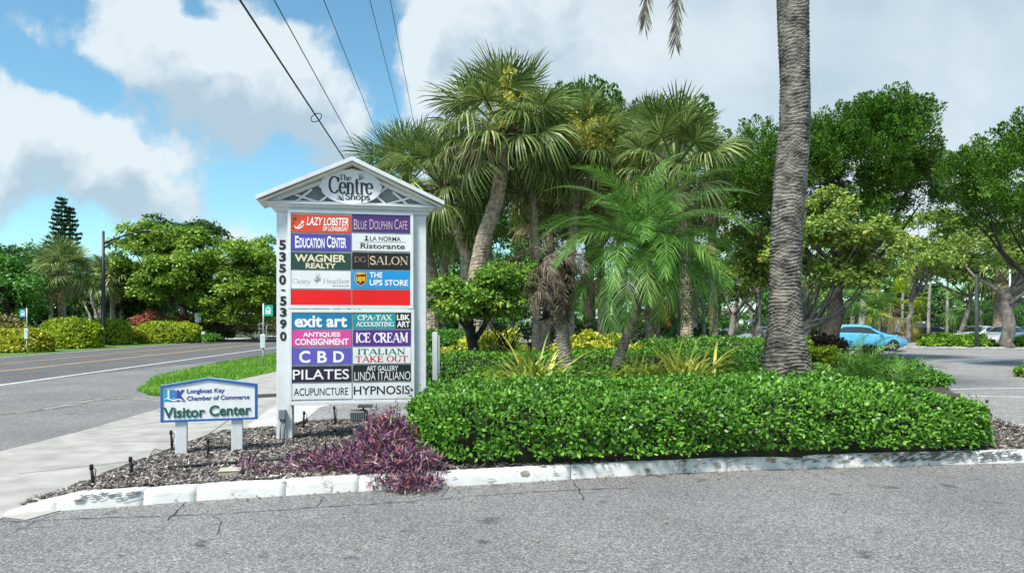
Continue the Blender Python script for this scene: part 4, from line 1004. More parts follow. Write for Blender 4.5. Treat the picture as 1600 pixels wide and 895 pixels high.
# ---- clipped hedges: leaves over a rounded bar that follows a path, a solid twig-dark core added within to block light
def hedge(name, label, cat, path, halfw, h, n, leaf, key, z0=0.0, rng=RNG, expo=4.0, endp=6.0, k=4, noise=.06, wr=.55, group=None, shag=.05, core=.86, gaps=.0):
    root = empty(name, (path[0][0], path[0][1], z0), 0, label, cat, group)
    o_ = np.array([path[0][0], path[0][1], z0])
    pp = np.array(path, float); seg = np.r_[0, np.cumsum(np.linalg.norm(np.diff(pp, axis=0), axis=1))]; Ls = seg[-1]
    hw = np.array(halfw if hasattr(halfw, '__len__') else [halfw]*len(pp)); hh = np.array(h if hasattr(h, '__len__') else [h]*len(pp))
    def surf(s, ph, q):
        x = np.interp(s*Ls, seg, pp[:, 0]); y = np.interp(s*Ls, seg, pp[:, 1])
        e = 1e-3; tx = np.interp((s+e)*Ls, seg, pp[:, 0])-np.interp((s-e)*Ls, seg, pp[:, 0]); ty = np.interp((s+e)*Ls, seg, pp[:, 1])-np.interp((s-e)*Ls, seg, pp[:, 1])
        tl = np.maximum(np.hypot(tx, ty), 1e-9); tx, ty = tx/tl, ty/tl
        w = np.interp(s*Ls, seg, hw); H = np.interp(s*Ls, seg, hh)
        en = (1-np.abs(2*s-1)**(endp*max(1, Ls/(2*w.mean())) if endp >= 1 else 2.2))**((1/3.0) if endp >= 1 else .55)
        c, sn = np.cos(ph), np.sin(ph); se = 2/expo
        a = np.sign(c)*np.abs(c)**se*w*en*q; b = np.abs(sn)**se*H*(.55+.45*en)*q
        p = np.stack([x-ty*a, y+tx*a, z0+b], -1)
        nrm = unit(np.stack([-ty*np.sign(c)*np.abs(c)**1.2*1.0, tx*np.sign(c)*np.abs(c)**1.2, np.abs(sn)**1.2], -1))
        endv = (2*s-1)**15; nrm = unit(nrm+np.stack([tx*endv, ty*endv, 0*s], -1))
        return p, nrm
    s = np.clip(rng.random(n), 1e-3, 1-1e-3); ne = int(n*min(.25, .9*hw.mean()/Ls)); s[:ne] = np.where(rng.random(ne) < .5, rng.random(ne)**3*.5*hw.mean()/Ls, 1-rng.random(ne)**3*.5*hw.mean()/Ls)
    s = np.clip(s, 1e-4, 1-1e-4)
    W0, H0 = hw.mean(), hh.mean()
    # perimeter-uniform angle: table of the cross-section
    tt = np.linspace(0.02, math.pi-.02, 200); cx_ = np.sign(np.cos(tt))*np.abs(np.cos(tt))**(2/expo)*W0; cz_ = np.abs(np.sin(tt))**(2/expo)*H0
    per = np.r_[0, np.cumsum(np.hypot(np.diff(cx_), np.diff(cz_)))]; ph = np.interp(rng.random(n)*per[-1], per, tt)
    p, nr = surf(s, ph, 1.0)
    bump = noise*wob(p*np.array([1, 1, 1.6]), 2.6)+.5*noise*wob(p, 7.0)
    dep = -np.abs(rng.normal(0, shag, n))+np.where(rng.random(n) < .03, rng.uniform(0, shag*1.6, n), 0)
    p = p+nr*(bump+dep)[:, None]
    if gaps:                                            # thin spots on the sides where the dark core shows
        ok = (wob(p, 5.5)+.6*wob(p, 12.0, 3.0) < gaps) | (nr[:, 2] > .75); p, nr, n = p[ok], nr[ok], int(ok.sum())
    Nn = unit(nr*.8+np.array([0, 0, .35])+rng.normal(0, .5, (n, 3)))
    D = unit(np.cross(Nn, rnd_unit(n, rng))+nr*.5+np.array([0, 0, .15]))
    lg = leaf*rng.uniform(.45, 1.4, n); V = leaf_faces(p, D, Nn, lg, lg*wr*rng.uniform(.8, 1.2, n), k)
    poly_mesh('foliage', [(V-o_, k, 0)], LEAF[key], root)
    # core
    ns, npn = max(12, int(Ls/.25)), 18; S_ = np.linspace(.004, .996, ns); PH = np.linspace(.0, math.pi, npn)
    sg, pg = np.meshgrid(S_, PH, indexing='ij'); cp, cn = surf(sg.ravel(), pg.ravel(), core)
    cp = cp+cn*(noise*wob(cp*np.array([1, 1, 1.6]), 2.6))[:, None]*.9-cn*shag*.6-o_
    fs = [(i*npn+j, (i+1)*npn+j, (i+1)*npn+j+1, i*npn+j+1) for i in range(ns-1) for j in range(npn-1)]+[tuple(range(npn)), tuple((ns-1)*npn+j for j in range(npn))]
    MB().add(cp.tolist(), fs).build('dark_core', DARK_CORE, root)
    return root

# ---- bushes and broad-leaved trees
def bush(name, label, cat, c, r, n, leaf, key, rng, z0=0.0, nc=14, group=None, wr=.5, k=4, stems=4, bark='brown', rc=None):
    root = empty(name, (c[0], c[1], z0), 0, label, cat, group); o_ = np.array([c[0], c[1], z0])
    cen, rad = envelope_clumps((c[0], c[1], z0+r[2]*.55), (r[0]*.78, r[1]*.78, r[2]*.36), nc, rc or min(r)*.45, rng, bottom=-.9, hollow=.3)
    low = cen[:, 2]-rad*.6 < z0+.02; cen[low, 2] = z0+.02+rad[low]*.6
    poly_mesh('foliage', [(clump_leaves(cen, rad, n, leaf, rng, k=k, wr=wr)-o_, k, 0)], LEAF[key], root)
    mb = MB()
    for i in range(stems):
        e = cen[rng.integers(len(cen))]-o_
        mb.tube(curve_pts((rng.normal(0, .05), rng.normal(0, .05), -.05), e, (0, 0, 0), 5, rng), np.linspace(.03, .008, 5)*max(.5, r[2]), 6)
    mb.build('stem', BARK[bark], root)
    return root

def tree(name, label, cat, base, crowns, n, leaf, key, rng, trunk=(.25, .12), split=.45, nc=40, rc=.9, bark='grey', group=None, wr=.5, bend=(0, 0, 0), limbs=10, extra_trunks=(), squash=.75, hollow=.45, bottom=-.5, k=4, accent=None):
    """crowns: list of (centre, radii)"""
    root = empty(name, base, 0, label, cat, group); o_ = np.array(base, float)
    tot = sum(r[0]*r[2] for _, r in crowns); cen = []; rad = []
    for c, r in crowns:
        a, b = envelope_clumps(c, r, max(5, int(nc*r[0]*r[2]/tot)), rc, rng, bottom=bottom, hollow=hollow); cen.append(a); rad.append(b)
    cen = np.concatenate(cen); rad = np.concatenate(rad)
    poly_mesh('crown', [(clump_leaves(cen, rad, n, leaf, rng, wr=wr, squash=squash, k=k)-o_, k, 0)], LEAF[key], root)
    if accent:
        poly_mesh('blossom', [(clump_leaves(cen, rad*1.05, accent[0], accent[1], rng, wr=.7)-o_, 4, 0)], LEAF[accent[2]], root)
    c0 = np.array(crowns[0][0])-o_; top = np.array([c0[0]*.6, c0[1]*.6, c0[2]*split+ (1-split)*.0])
    make_trunk(root, (0, 0, -.2), top, trunk[0], trunk[1], BARK[bark], cen-o_, rng, limbs, bend)
    for (dx, dy, tx, tz) in extra_trunks:
        make_trunk(root, (dx, dy, -.2), (tx, dy*1.5, tz), trunk[0]*.55, trunk[1]*.6, BARK[bark], cen-o_, rng, 4, (rng.normal(0, .1), 0, 0))
    return root

# ---- cedar: crowns of upward tufts
def cedar(label, base, blobs, tufts, rng, per=150, size=.8, trunk=(.35, .2), split=.4, limbs=16, bend=(0, 0, 0), group=None, leaf=.16):
    root = empty('cedar_tree', base, 0, label, 'tree', group); o_ = np.array(base, float)
    tot = sum(r[0]*r[2] for _, r in blobs); cen = []; axd = []
    for c, r in blobs:
        m_ = int(tufts*r[0]*r[2]/tot); d = rnd_unit(m_, rng); d[:, 2] = np.where(d[:, 2] < -.55, -d[:, 2], d[:, 2])
        q = (.45+.55*rng.random(m_)**.55)*(1+.2*wob(d*2, 1.5, c[0]))
        cen.append(np.array(c)+d*np.array(r)*q[:, None]); axd.append(unit(d*.75+np.array([0, 0, .55])+rng.normal(0, .22, (m_, 3))))
    cen = np.concatenate(cen); axd = np.concatenate(axd); nt = len(cen)
    sz = size*rng.uniform(.55, 1.35, nt)
    ti = np.repeat(np.arange(nt), per); n = len(ti); u = rng.random(n)**.8
    side = rnd_unit(n, rng); side -= axd[ti]*np.sum(side*axd[ti], 1)[:, None]; side = unit(side)
    rr = (.05+.36*np.sin(np.clip(u*.9+.10, 0, 1)*math.pi))*sz[ti]*rng.uniform(.6, 1.0, n)
    Pp = cen[ti]+axd[ti]*(u-.4)[:, None]*sz[ti][:, None]*1.15+side*rr[:, None]
    D = unit(axd[ti]*.9+side*.55+rng.normal(0, .25, (n, 3))); Nn = unit(side+rng.normal(0, .4, (n, 3)))
    lg = leaf*rng.uniform(.6, 1.3, n)
    poly_mesh('crown', [(leaf_faces(Pp, D, Nn, lg, lg*.5)-o_, 4, 0)], LEAF['cedar'], root)
    c0 = np.array(blobs[0][0])-o_; top = np.array([c0[0]*.5, c0[1]*.5, c0[2]*split])
    make_trunk(root, (0, 0, -.2), top, trunk[0], trunk[1], BARK['dark'], cen-o_, rng, limbs, bend, limb_r=.6)
    return root

def merge_islands(o):                                     # weld each strap so that it keeps one colour
    bm = bmesh.new(); bm.from_mesh(o.data); bmesh.ops.remove_doubles(bm, verts=bm.verts, dist=1e-5); bm.to_mesh(o.data); bm.free()
# ---- fan palm leaves
def fan_leaf(rng, seg=34, petiole=1.1, blade=1.0, spread=118, droop=.5, segw=1.0):
    """one fan frond pointing along +x, faces as quads (n*4, 3)"""
    Q = []
    th = np.linspace(-R(spread), R(spread), seg)
    for t in th:
        t2 = t+rng.normal(0, .02); L_ = blade*(1.0-.28*(abs(t)/R(spread))**2)*rng.uniform(.9, 1.06)
        d = np.array([math.cos(t2), math.sin(t2), 0]); s = np.array([-d[1], d[0], 0]); w = segw*blade*R(spread)*2/seg*.52
        hub = np.array([petiole, 0, 0]); tw = rng.uniform(-.5, .5)
        lift = np.array([0, 0, 1.0]); dr = droop*rng.uniform(.6, 1.4)
        def pt(f): return hub+d*L_*f*(1-.22*dr*f**2)+lift*(-dr*L_*f**3.2*.62 - .10*L_*abs(t)/R(spread)*f + .05*math.sin(t*3)*f)
        ps = [pt(f) for f in (.06, .5, .8, 1.0)]; ws = [w*.12, w*.5, w*.34, w*.05]
        sz = s*math.cos(tw)+lift*math.sin(tw)*.8
        for i in range(3): Q += [ps[i]-sz*ws[i], ps[i]+sz*ws[i], ps[i+1]+sz*ws[i+1], ps[i+1]-sz*ws[i+1]]
    a, b = np.array([0, 0, 0.]), np.array([petiole*1.08, 0, 0]); y = np.array([0, .022, 0]); z = np.array([0, 0, .012])
    Q += [a-y*1.5, a+y*1.5, b+y, b-y, a-z, a+z, b+z, b-z]
    return np.array(Q)
def orient(V, az, el, roll, org):
    """turn frond (+x) up by el, about z by az"""
    ce, se = math.cos(el), math.sin(el); ca, sa = math.cos(az), math.sin(az); cr, sr = math.cos(roll), math.sin(roll)
    Rx = np.array([[1, 0, 0], [0, cr, -sr], [0, sr, cr]]); Ry = np.array([[ce, 0, -se], [0, 1, 0], [se, 0, ce]]); Rz = np.array([[ca, -sa, 0], [sa, ca, 0], [0, 0, 1]])
    return V @ (Rz @ Ry @ Rx).T + np.asarray(org)
FANS = [fan_leaf(np.random.default_rng(40+i), 36, 1.10, .92, 120, dr, .72) for i, dr in enumerate((.12, .24, .40, .60, .85, 1.05))]
FANS_FAR = [fan_leaf(np.random.default_rng(60+i), 18, 1.0, 1.0, 112, dr, 1.15) for i, dr in enumerate((.2, .5, .8, 1.1))]
def fan_crown(org, size, n, rng, fans=FANS, lo=-42, hi=86, flop=1.0):
    green = []; old = []
    for i in range(n):
        f = (i+.5)/n; el = R(hi+(lo-hi)*f**.85+rng.normal(0, 6)); az = i*2.39996+rng.normal(0, .2)
        fi = min(len(fans)-1, int(f*len(fans)*flop+rng.uniform(0, .9))); s = size*rng.uniform(.85, 1.12)
        V = orient(fans[fi]*np.array([s, s, s]), az, el, rng.normal(0, .35), org)
        (old if f > .88 and rng.random() < .55 else green).append(V)
    return np.concatenate(green), (np.concatenate(old) if old else np.zeros((0, 3)))
def ring_trunk(mb, path, rad, n=12, pitch=.09, amp=.06, rng=None, mi=0, jag=.4):
    """palm trunk with leaf-scar rings; path (m,3), rad per path point"""
    path = np.array(path, float); seg = np.r_[0, np.cumsum(np.linalg.norm(np.diff(path, axis=0), axis=1))]; Lt = seg[-1]
    m_ = max(4, int(Lt/pitch*3)); s = np.linspace(0, Lt, m_)
    k = np.linspace(0, 1, len(path))
    cx = [np.interp(s, seg, path[:, i]) for i in range(3)]
    for i in range(3):
        q = np.convolve(np.pad(cx[i], 6, mode='edge'), np.ones(13)/13, 'valid'); cx[i] = q if m_ > 30 else cx[i]
    rr = np.interp(s, seg, rad); vs = []
    th = np.linspace(0, 2*math.pi, n, endpoint=False); ph = rng.uniform(0, 6.28, 4)
    for j in range(m_):
        t = th; tilt = jag*pitch*(np.sin(t+ph[0]+s[j]*.4)+.6*np.sin(2*t+ph[1]+s[j]*2.2)+.5*np.sin(3*t+ph[2]-s[j]*3.7))
        fr = ((s[j]+tilt)/pitch) % 1.0
        r_ = rr[j]*(1+amp*(fr**1.6-.4)+.03*np.sin(2*t+ph[3]+s[j]*1.3))+ rng.normal(0, amp*.12*rr[j], n)
        for q in range(n): vs.append((cx[0][j]+r_[q]*math.cos(t[q]), cx[1][j]+r_[q]*math.sin(t[q]), cx[2][j]))
    fs = [(j*n+q, j*n+(q+1) % n, (j+1)*n+(q+1) % n, (j+1)*n+q) for j in range(m_-1) for q in range(n)]+[tuple((m_-1)*n+q for q in range(n))]
    mb.add(vs, fs, mi, False)

def cabbage_palm(label, base, top, r0, size, n, rng, name='cabbage_palm', group=None, via=None, fans=FANS, flowers=0, lo=-42, hi=86, skirt=True, bark='palm', key='sabal'):
    root = empty(name, base, 0, label, 'palm tree', group); o_ = np.array(base, float)
    b = np.zeros(3); t = np.array(top, float)-o_
    path = [b+np.array([0, 0, -.2])]+([np.array(v, float)-o_ for v in via] if via else [t*.5+np.array([0, 0, 0.])])+[t]
    mb = MB(); ring_trunk(mb, path, np.linspace(r0*1.12, r0*.88, len(path)), 11 if fans is FANS else 8, .11, .07, rng)
    mb.build('trunk', BARK[bark], root)
    g, old = fan_crown(t, size, n, rng, fans, lo, hi)
    merge_islands(poly_mesh('crown', [(g, 4, 0)], LEAF[key], root))
    if len(old): poly_mesh('old_frond', [(old, 4, 0)], LEAF['sabal_old'], root)
    if skirt:                                            # frayed brown boots under the crown
        n2 = 90; a = rng.uniform(0, 6.28, n2); z = -rng.random(n2)*.7*size+.1; q = np.stack([np.cos(a)*r0, np.sin(a)*r0, z], 1)+t
        D = np.stack([np.cos(a)*.6, np.sin(a)*.6, rng.uniform(-1, .9, n2)], 1)
        poly_mesh('boot', [(leaf_faces(q, D, np.stack([-np.sin(a), np.cos(a), a*0], 1)+rng.normal(0, .3, (n2, 3)), np.full(n2, .38*size), np.full(n2, .10*size)), 4, 0)], LEAF['dead'], root)
    for i in range(flowers):
        az = rng.uniform(-2.9, -.2); L_ = 1.35*size; Pq = []; Dq = []
        for k in range(30):
            a2 = az+rng.normal(0, .35); l = L_*rng.uniform(.6, 1.1); e2 = rng.uniform(.5, 1.5); u = np.linspace(.25, 1, 26)
            q = np.stack([np.cos(a2)*u*l, np.sin(a2)*u*l, e2*u*l-.75*l*u**2.6], 1)+rng.normal(0, .035*size, (26, 3)); Pq.append(t+q); Dq.append(rnd_unit(26, rng)+np.array([0, 0, -.6]))
        Pq = np.concatenate(Pq); Dq = np.concatenate(Dq); m_ = len(Pq)
        poly_mesh('flower_foliage', [(leaf_faces(Pq, Dq, rnd_unit(m_, rng), np.full(m_, .12*size), np.full(m_, .030*size)), 4, 0)], LEAF['flower'], root)
    return root

# ---- feather fronds
def feather(rng, L=1.9, pairs=44, leaf=.46, rise=.2, sag=1.6, start=.16, vee=.35, w=.022, ragged=0.0, droop=.35):
    """arching frond along +x: rachis quads and leaflet quads"""
    m_ = 20; s = np.linspace(0, 1, m_); ang = rise-sag*s**1.4; dx = np.cos(ang); dz = np.sin(ang)
    px = np.r_[0, np.cumsum((dx[1:]+dx[:-1])/2)]/(m_-1)*L; pz = np.r_[0, np.cumsum((dz[1:]+dz[:-1])/2)]/(m_-1)*L
    Q = []
    for i in range(m_-1):
        a = np.array([px[i], 0, pz[i]]); b = np.array([px[i+1], 0, pz[i+1]]); y = np.array([0, .016*(1-.8*s[i])*L/1.9, 0]); z = np.array([0, 0, .012*(1-.8*s[i])])
        Q += [a-y, a+y, b+y*.95, b-y*.95, a-z, a+z, b+z, b-z]
    for f in np.linspace(start, 1.0, pairs):
        for sd in (-1, 1):
            if rng.random() < ragged: continue
            p = np.array([np.interp(f, s, px), 0, np.interp(f, s, pz)]); an = np.interp(f, s, ang); T = np.array([math.cos(an), 0, math.sin(an)]); U = np.array([-T[2], 0, T[0]])
            fan = R(62-34*f+rng.normal(0, 5)); l = leaf*math.sin(math.pi*min(1, (.16+.84*(f-start)/(1-start))*.86+.10))**.7*rng.uniform(.85, 1.1)
            D = T*math.cos(fan)+np.array([0, sd, 0])*math.sin(fan)+U*vee*rng.uniform(.5, 1.3); D /= np.linalg.norm(D)
            S = np.cross(D, U); S /= np.linalg.norm(S); mid = p+D*l*.5-np.array([0, 0, .06*droop*l]); end = p+D*l*.97-np.array([0, 0, droop*l])
            Q += [p-S*w*.3, p+S*w*.3, mid+S*w*.5, mid-S*w*.5, mid-S*w*.5, mid+S*w*.5, end+S*w*.06, end-S*w*.06]
    return np.array(Q)
# ------------------------------------------------------------------ planting round the signs
rg = np.random.default_rng
# front hedge along the kerb
fh = [(px, d) for px, d in ((626, 8.28), (720, 8.34), (860, 8.47), (1000, 8.60), (1150, 8.74), (1300, 8.87), (1430, 8.97), (1572, 9.05))]
hedge('clipped_hedge', 'long glossy dark green clipped hedge directly behind the white kerb', 'hedge', [(X(p, d-.9)+.0, d) for p, d in fh], [1.08, 1.25, 1.25, 1.22, 1.2, 1.16, 1.1, .95], [.78, .80, .80, .80, .81, .80, .74, .62],
      82000, .050, 'hedge', z0=.06, rng=rg(101), expo=5.0, k=6, noise=.065, wr=.56, shag=.055, endp=5, gaps=.75)
# stray shoots standing out of its end
# back hedges
hedge('clipped_hedge', 'low clipped hedge behind the white marker post, under the fruiting tree', 'hedge', [(X(655, 17.2), 17.2), (X(820, 17.2), 17.0), (X(1000, 17.2), 16.6), (X(1120, 17.2), 16.8), (X(1240, 17.2), 17.5)], .9, [.85, .88, .98, 1.0, 1.0], 21000, .075, 'hedge_far', .0, rg(102), noise=.05, shag=.06)
hedge('clipped_hedge', 'taller clipped hedge block behind the marker post, next to the yellow bushes', 'hedge', [(X(655, 22.5), 22.5), (X(750, 22.5), 22.5)], .9, 1.35, 7000, .09, 'hedge_far', 0, rg(103), noise=.05, shag=.06)
hedge('clipped_hedge', 'sunlit clipped hedge between the leaning date palm and the ringed trunk', 'hedge', [(X(1000, 24), 24), (X(1120, 24), 24), (X(1225, 24), 24.5)], 1.0, [1.05, 1.1, 1.05], 8000, .10, 'hedge_far', 0, rg(104), noise=.05, shag=.06)
for i, (px, py, d, r, lab) in enumerate(((790, 528, 20.5, (1.4, .8, 1.45), 'yellow bush at the foot of the multi-stemmed fruiting tree'), (700, 540, 20.0, (.5, .5, .9), 'small yellow bush between the thick stem and the marker post'), (905, 528, 21, (1.2, .7, 1.4), 'yellow bush behind the shaggy dead palm'), (960, 530, 22, (1.1, .6, 1.35), 'yellow bush behind the leaning date palm trunk'))):
    bush('yellow_bush', lab, 'bush', (X(px, d), d), r, 2600, .13, 'yellow', rg(110+i), 0, 12, 'yellow bushes behind the low hedge')
bush('garden_bush', 'yellow green bush against the foot of the big ringed trunk', 'bush', (X(1272, 16.5), 16.5), (.6, .55, 1.15), 3000, .085, 'lime', rg(116), .1, 12)
bush('garden_bush', 'low bright green feathery bush beside the ringed palm trunk', 'bush', (X(1165, 13.0), 13.0), (.45, .4, 1.05), 2600, .11, 'hedge_far', rg(117), .12, 12, wr=.22)
bush('garden_bush', 'rounded bright green bush at the lot edge beyond the hedge end', 'bush', (X(1395, 16.5), 16.5), (1.05, .7, .62), 6500, .085, 'hedge_far', rg(118), .05, 22)
bush('garden_bush', 'small bright green bush where the planted island narrows', 'bush', (X(1440, 15.0), 15.0), (.75, .5, .5), 4200, .08, 'hedge_far', rg(121), .05, 16)
bush('croton_bush', 'dark bronze leaved bush growing before the blue car', 'bush', (X(1352, 22), 22), (.75, .5, .78), 2800, .13, 'croton', rg(119), .0, 16)
bush('croton_bush', 'dark shrubbery round the many-stemmed trunk next to the ringed palm', 'bush', (X(1290, 23), 23), (1.0, .8, 1.25), 4200, .13, 'croton', rg(120), .0, 16)
for i, (px, d, r, lab) in enumerate(((1010, 12.6, (1.2, .7, .70), 'low green cover between the striped strap plants'), (905, 12.6, (.9, .7, .66), 'low green cover round the foot of the dead palm'), (1160, 12.4, (.8, .5, .68), 'low leafy cover before the ringed palm trunk'), (1290, 12.6, (.7, .5, .66), 'low leafy cover by the foot of the ringed palm'), (770, 12.8, (.8, .5, .64), 'low green cover behind the hedge next to the marker post'))):
    bush('ground_cover_plant', lab, 'plant', (X(px, d), d), r, 2800, .085, 'cover' if i in (0, 4) else 'hedge_far', rg(125+i), .1, 14)

# striped strap-leaved clumps
def strap_clump(name, label, c, z0, n, L, w, key, rng, cat='plant', up=(35, 85), droop=.9, group=None):
    root = empty(name, (c[0], c[1], z0), 0, label, cat, group); Q = []
    for i in range(n):
        az = rng.uniform(0, 6.283); el = R(rng.uniform(*up)); l = L*rng.uniform(.6, 1.15); k_ = droop*rng.uniform(.5, 1.4)
        d = np.array([math.cos(az), math.sin(az), 0]); s = np.array([-d[1], d[0], 0])*w*rng.uniform(.7, 1.2)/2
        st = np.array([rng.normal(0, .10), rng.normal(0, .10), 0])*L; pts = []
        for t in np.linspace(0, 1, 6):
            a = el-k_*t**1.6*1.5; pts.append((pts[-1] if pts else st)+ (d*math.cos(a)+np.array([0, 0, math.sin(a)]))*l/5*(1 if t > 0 else 0))
        ws = [.8, 1, 1, .85, .55, .05]
        for j in range(5): Q += [pts[j]-s*ws[j], pts[j]+s*ws[j], pts[j+1]+s*ws[j+1], pts[j+1]-s*ws[j+1]]
    poly_mesh('leaf_clump', [(np.array(Q), 4, 0)], LEAF[key], root)
    return root
for i, (px, d, n, L, lab) in enumerate(((838, 11.9, 260, 1.35, 'striped yellow green strap plant beside the dead palm trunk'), (1068, 12.0, 300, 1.45, 'big striped strap plant between the date palm and the ringed trunk'), (1005, 12.2, 120, 1.15, 'smaller striped strap plant by the leaning date palm trunk'))):
    r = strap_clump('strap_plant', lab, (X(px, d), d), .22, n, L, .048, 'flax', rg(130+i), group='striped strap plants behind the hedge'); merge_islands(r.children[0])

# purple heart plants spilling over the kerb
def purple_clump(label, pts, n, rng, lmin=.05, lmax=.13):
    """pts: list of (x, y, radius, height)"""
    root = empty('purple_plant', (pts[0][0], pts[0][1], .05), 0, label, 'plant'); o_ = np.array([pts[0][0], pts[0][1], .05])
    pr = np.array([p[2]**2*(.4+p[3]) for p in pts]); ci = rng.choice(len(pts), n, p=pr/pr.sum()); A = np.array(pts)
    a = rng.uniform(0, 6.283, n); q = np.sqrt(rng.random(n)); r = A[ci, 2]*q
    x = A[ci, 0]+np.cos(a)*r; y = A[ci, 1]+np.sin(a)*r*.8
    gz = np.where(y > kerb_y(x)+.02, bed_h(x, np.maximum(y, kerb_y(x)+.1)), 0.02)
    h = A[ci, 3]*(1-q**2.2)*(.75+.35*wob(np.stack([x*4, y*4, x*0], -1), 1.0))
    z = gz+np.maximum(h*(.35+.65*rng.random(n)**.5), .02)+.02
    Pp = np.stack([x, y, z], 1)-o_
    D = unit(np.stack([np.cos(a)*.4, np.sin(a)*.4, rng.uniform(-.5, 1.0, n)], 1)+rng.normal(0, .65, (n, 3)))
    lg = rng.uniform(lmin, lmax, n)
    V = leaf_faces(Pp, D, rnd_unit(n, rng)+np.array([0, 0, .6]), lg, lg*.145, 4, .3)
    # stems
    m_ = n//5; st = leaf_faces(Pp[:m_]-np.stack([D[:m_, 0]*.07, D[:m_, 1]*.07, np.full(m_, .09)], 1), D[:m_]*.5+np.array([0, 0, .8]), rnd_unit(m_, rng), np.full(m_, .13), np.full(m_, .009))
    poly_mesh('foliage', [(V, 4, 0), (st, 4, 0)], LEAF['purple'], root)
    return root
def gp(px, py, z=.1): return G(px, py, z)
def pp_(px, d, r, h): return (X(px, d), d, r, h)
purple_clump('big sprawling purple plant spilling over the kerb between sign and hedge', [pp_(612, 7.95, .42, .80), pp_(645, 7.65, .40, .58), pp_(575, 7.6, .36, .36), pp_(535, 7.5, .36, .26), pp_(490, 7.4, .30, .20), pp_(595, 7.4, .42, .40), pp_(545, 7.2, .38, .22), pp_(620, 7.15, .38, .28), pp_(652, 6.98, .28, .24), pp_(640, 6.80, .26, .14), pp_(605, 6.90, .26, .16), pp_(650, 6.72, .20, .10), pp_(570, 6.98, .22, .13), pp_(505, 7.15, .26, .15)], 11500, rg(140), .045, .125)
purple_clump('small purple plant sprig beside the beige valve box', [pp_(391, 7.0, .12, .16)], 90, rg(141), .07, .14)
purple_clump('tiny purple seedling between the sprig and the sprawling plant', [pp_(424, 7.0, .07, .08)], 40, rg(142))

# ---- palms standing in the bed
# the tall ringed palm trunk; its crown is above the frame
td = 14.0
tp = [(1229, 600), (1228, 560), (1227, 520), (1226, 470), (1228, 400), (1231, 330), (1237, 260), (1242, 190), (1242, 130), (1240, 60), (1239, 0), (1238, -90), (1238, -180), (1238, -270)]
root = empty('tall_palm', (X(1229, td), td, .25), 0, 'tall palm with a thick grey ringed trunk rising out of the picture', 'palm tree'); o_ = np.array([X(1229, td), td, .25])
path = [np.array(P(px, py, td))-o_ for px, py in tp]; path[0][2] = -.3
rad_px = [47, 35, 27, 24.5, 24, 24, 24, 22.5, 22, 23.5, 24, 23, 22, 21]
mb = MB(); ring_trunk(mb, path, [q*td/F for q in rad_px], 48, .075, .085, rg(150), jag=.85)
m_ = mat('ringed_bark', (.225, .203, .178), .95, var=.5, scale=5, bump=.9, bscale=38)
mb.build('trunk', m_, root)
n2 = 900; r_ = rg(151); a = r_.uniform(0, 6.283, n2); zz = r_.random(n2)**1.6*.75; rr = np.interp(zz, [0, .25, .75], [.56, .40, .33])
q = np.stack([np.cos(a)*rr, np.sin(a)*rr, zz+.02], 1); D = np.stack([np.cos(a)*.55, np.sin(a)*.55, r_.uniform(-1.2, -.2, n2)], 1)
poly_mesh('root_fringe', [(leaf_faces(q, D, np.stack([-np.sin(a), np.cos(a), 0*a], 1)+r_.normal(0, .4, (n2, 3)), np.full(n2, .14), np.full(n2, .02)), 4, 0)], LEAF['dead'], root)
ct = path[-1]; V = []; r_ = rg(152)
for i in range(34):
    fr = feather(r_, 3.4, 46, .62, .25, 1.25, .14, .3, .034, 0, .3)
    V.append(orient(fr, i*2.39996, R(70-58*(i/34)), r_.normal(0, .2), ct))
poly_mesh('crown', [(np.concatenate(V), 4, 0)], LEAF['date'], root)
# one old frond hangs down into view
tipv = np.array(P(1055, 66, 12.6))-o_; tip2 = np.array(P(1012, 22, 12.9))-o_
def hang_frond(start, tip, rng, pairs=110, leaf=.55):
    Q = []; ctrl = (start+tip)/2+np.array([(tip[0]-start[0])*.42, (tip[1]-start[1])*.3, (start[2]-tip[2])*.34]); T = np.linspace(0, 1, 26)
    pts = np.array([(1-t)**2*start+2*t*(1-t)*ctrl+t*t*tip for t in T])
    for i in range(25):
        y = np.array([0, .02*(1-.8*T[i]), 0]); x = np.array([.02*(1-.8*T[i]), 0, 0]); Q += [pts[i]-y, pts[i]+y, pts[i+1]+y, pts[i+1]-y, pts[i]-x, pts[i]+x, pts[i+1]+x, pts[i+1]-x]
    for f in np.linspace(.2, 1, pairs):
        p = np.array([np.interp(f, T, pts[:, i]) for i in range(3)]); p2 = np.array([np.interp(min(1, f+.02), T, pts[:, i]) for i in range(3)]); p1 = np.array([np.interp(max(0, f-.02), T, pts[:, i]) for i in range(3)]); tg = (p2-p1)/np.linalg.norm(p2-p1)
        for sd in (-1, 1):
            sv = np.cross(tg, [0.25, 1, 0]); sv /= np.linalg.norm(sv); D = tg*.92+sv*sd*(.55-.25*f)+rng.normal(0, .09, 3); D /= np.linalg.norm(D); l = leaf*(1-.35*f)*rng.uniform(.8, 1.1)
            S = np.cross(D, [0, 1, .2]); S /= np.linalg.norm(S); e = p+D*l; w = .028; mdd = (p+e)/2
            Q += [p-S*w*.3, p+S*w*.3, mdd+S*w*.5, mdd-S*w*.5, mdd-S*w*.5, mdd+S*w*.5, e+S*w*.05, e-S*w*.05]
    return np.array(Q)
poly_mesh('hanging_frond', [(hang_frond(ct, tipv, rg(153)), 4, 0), (hang_frond(ct, tip2+np.array([0, .3, 0]), rg(154)), 4, 0)], LEAF['hanging'], root)

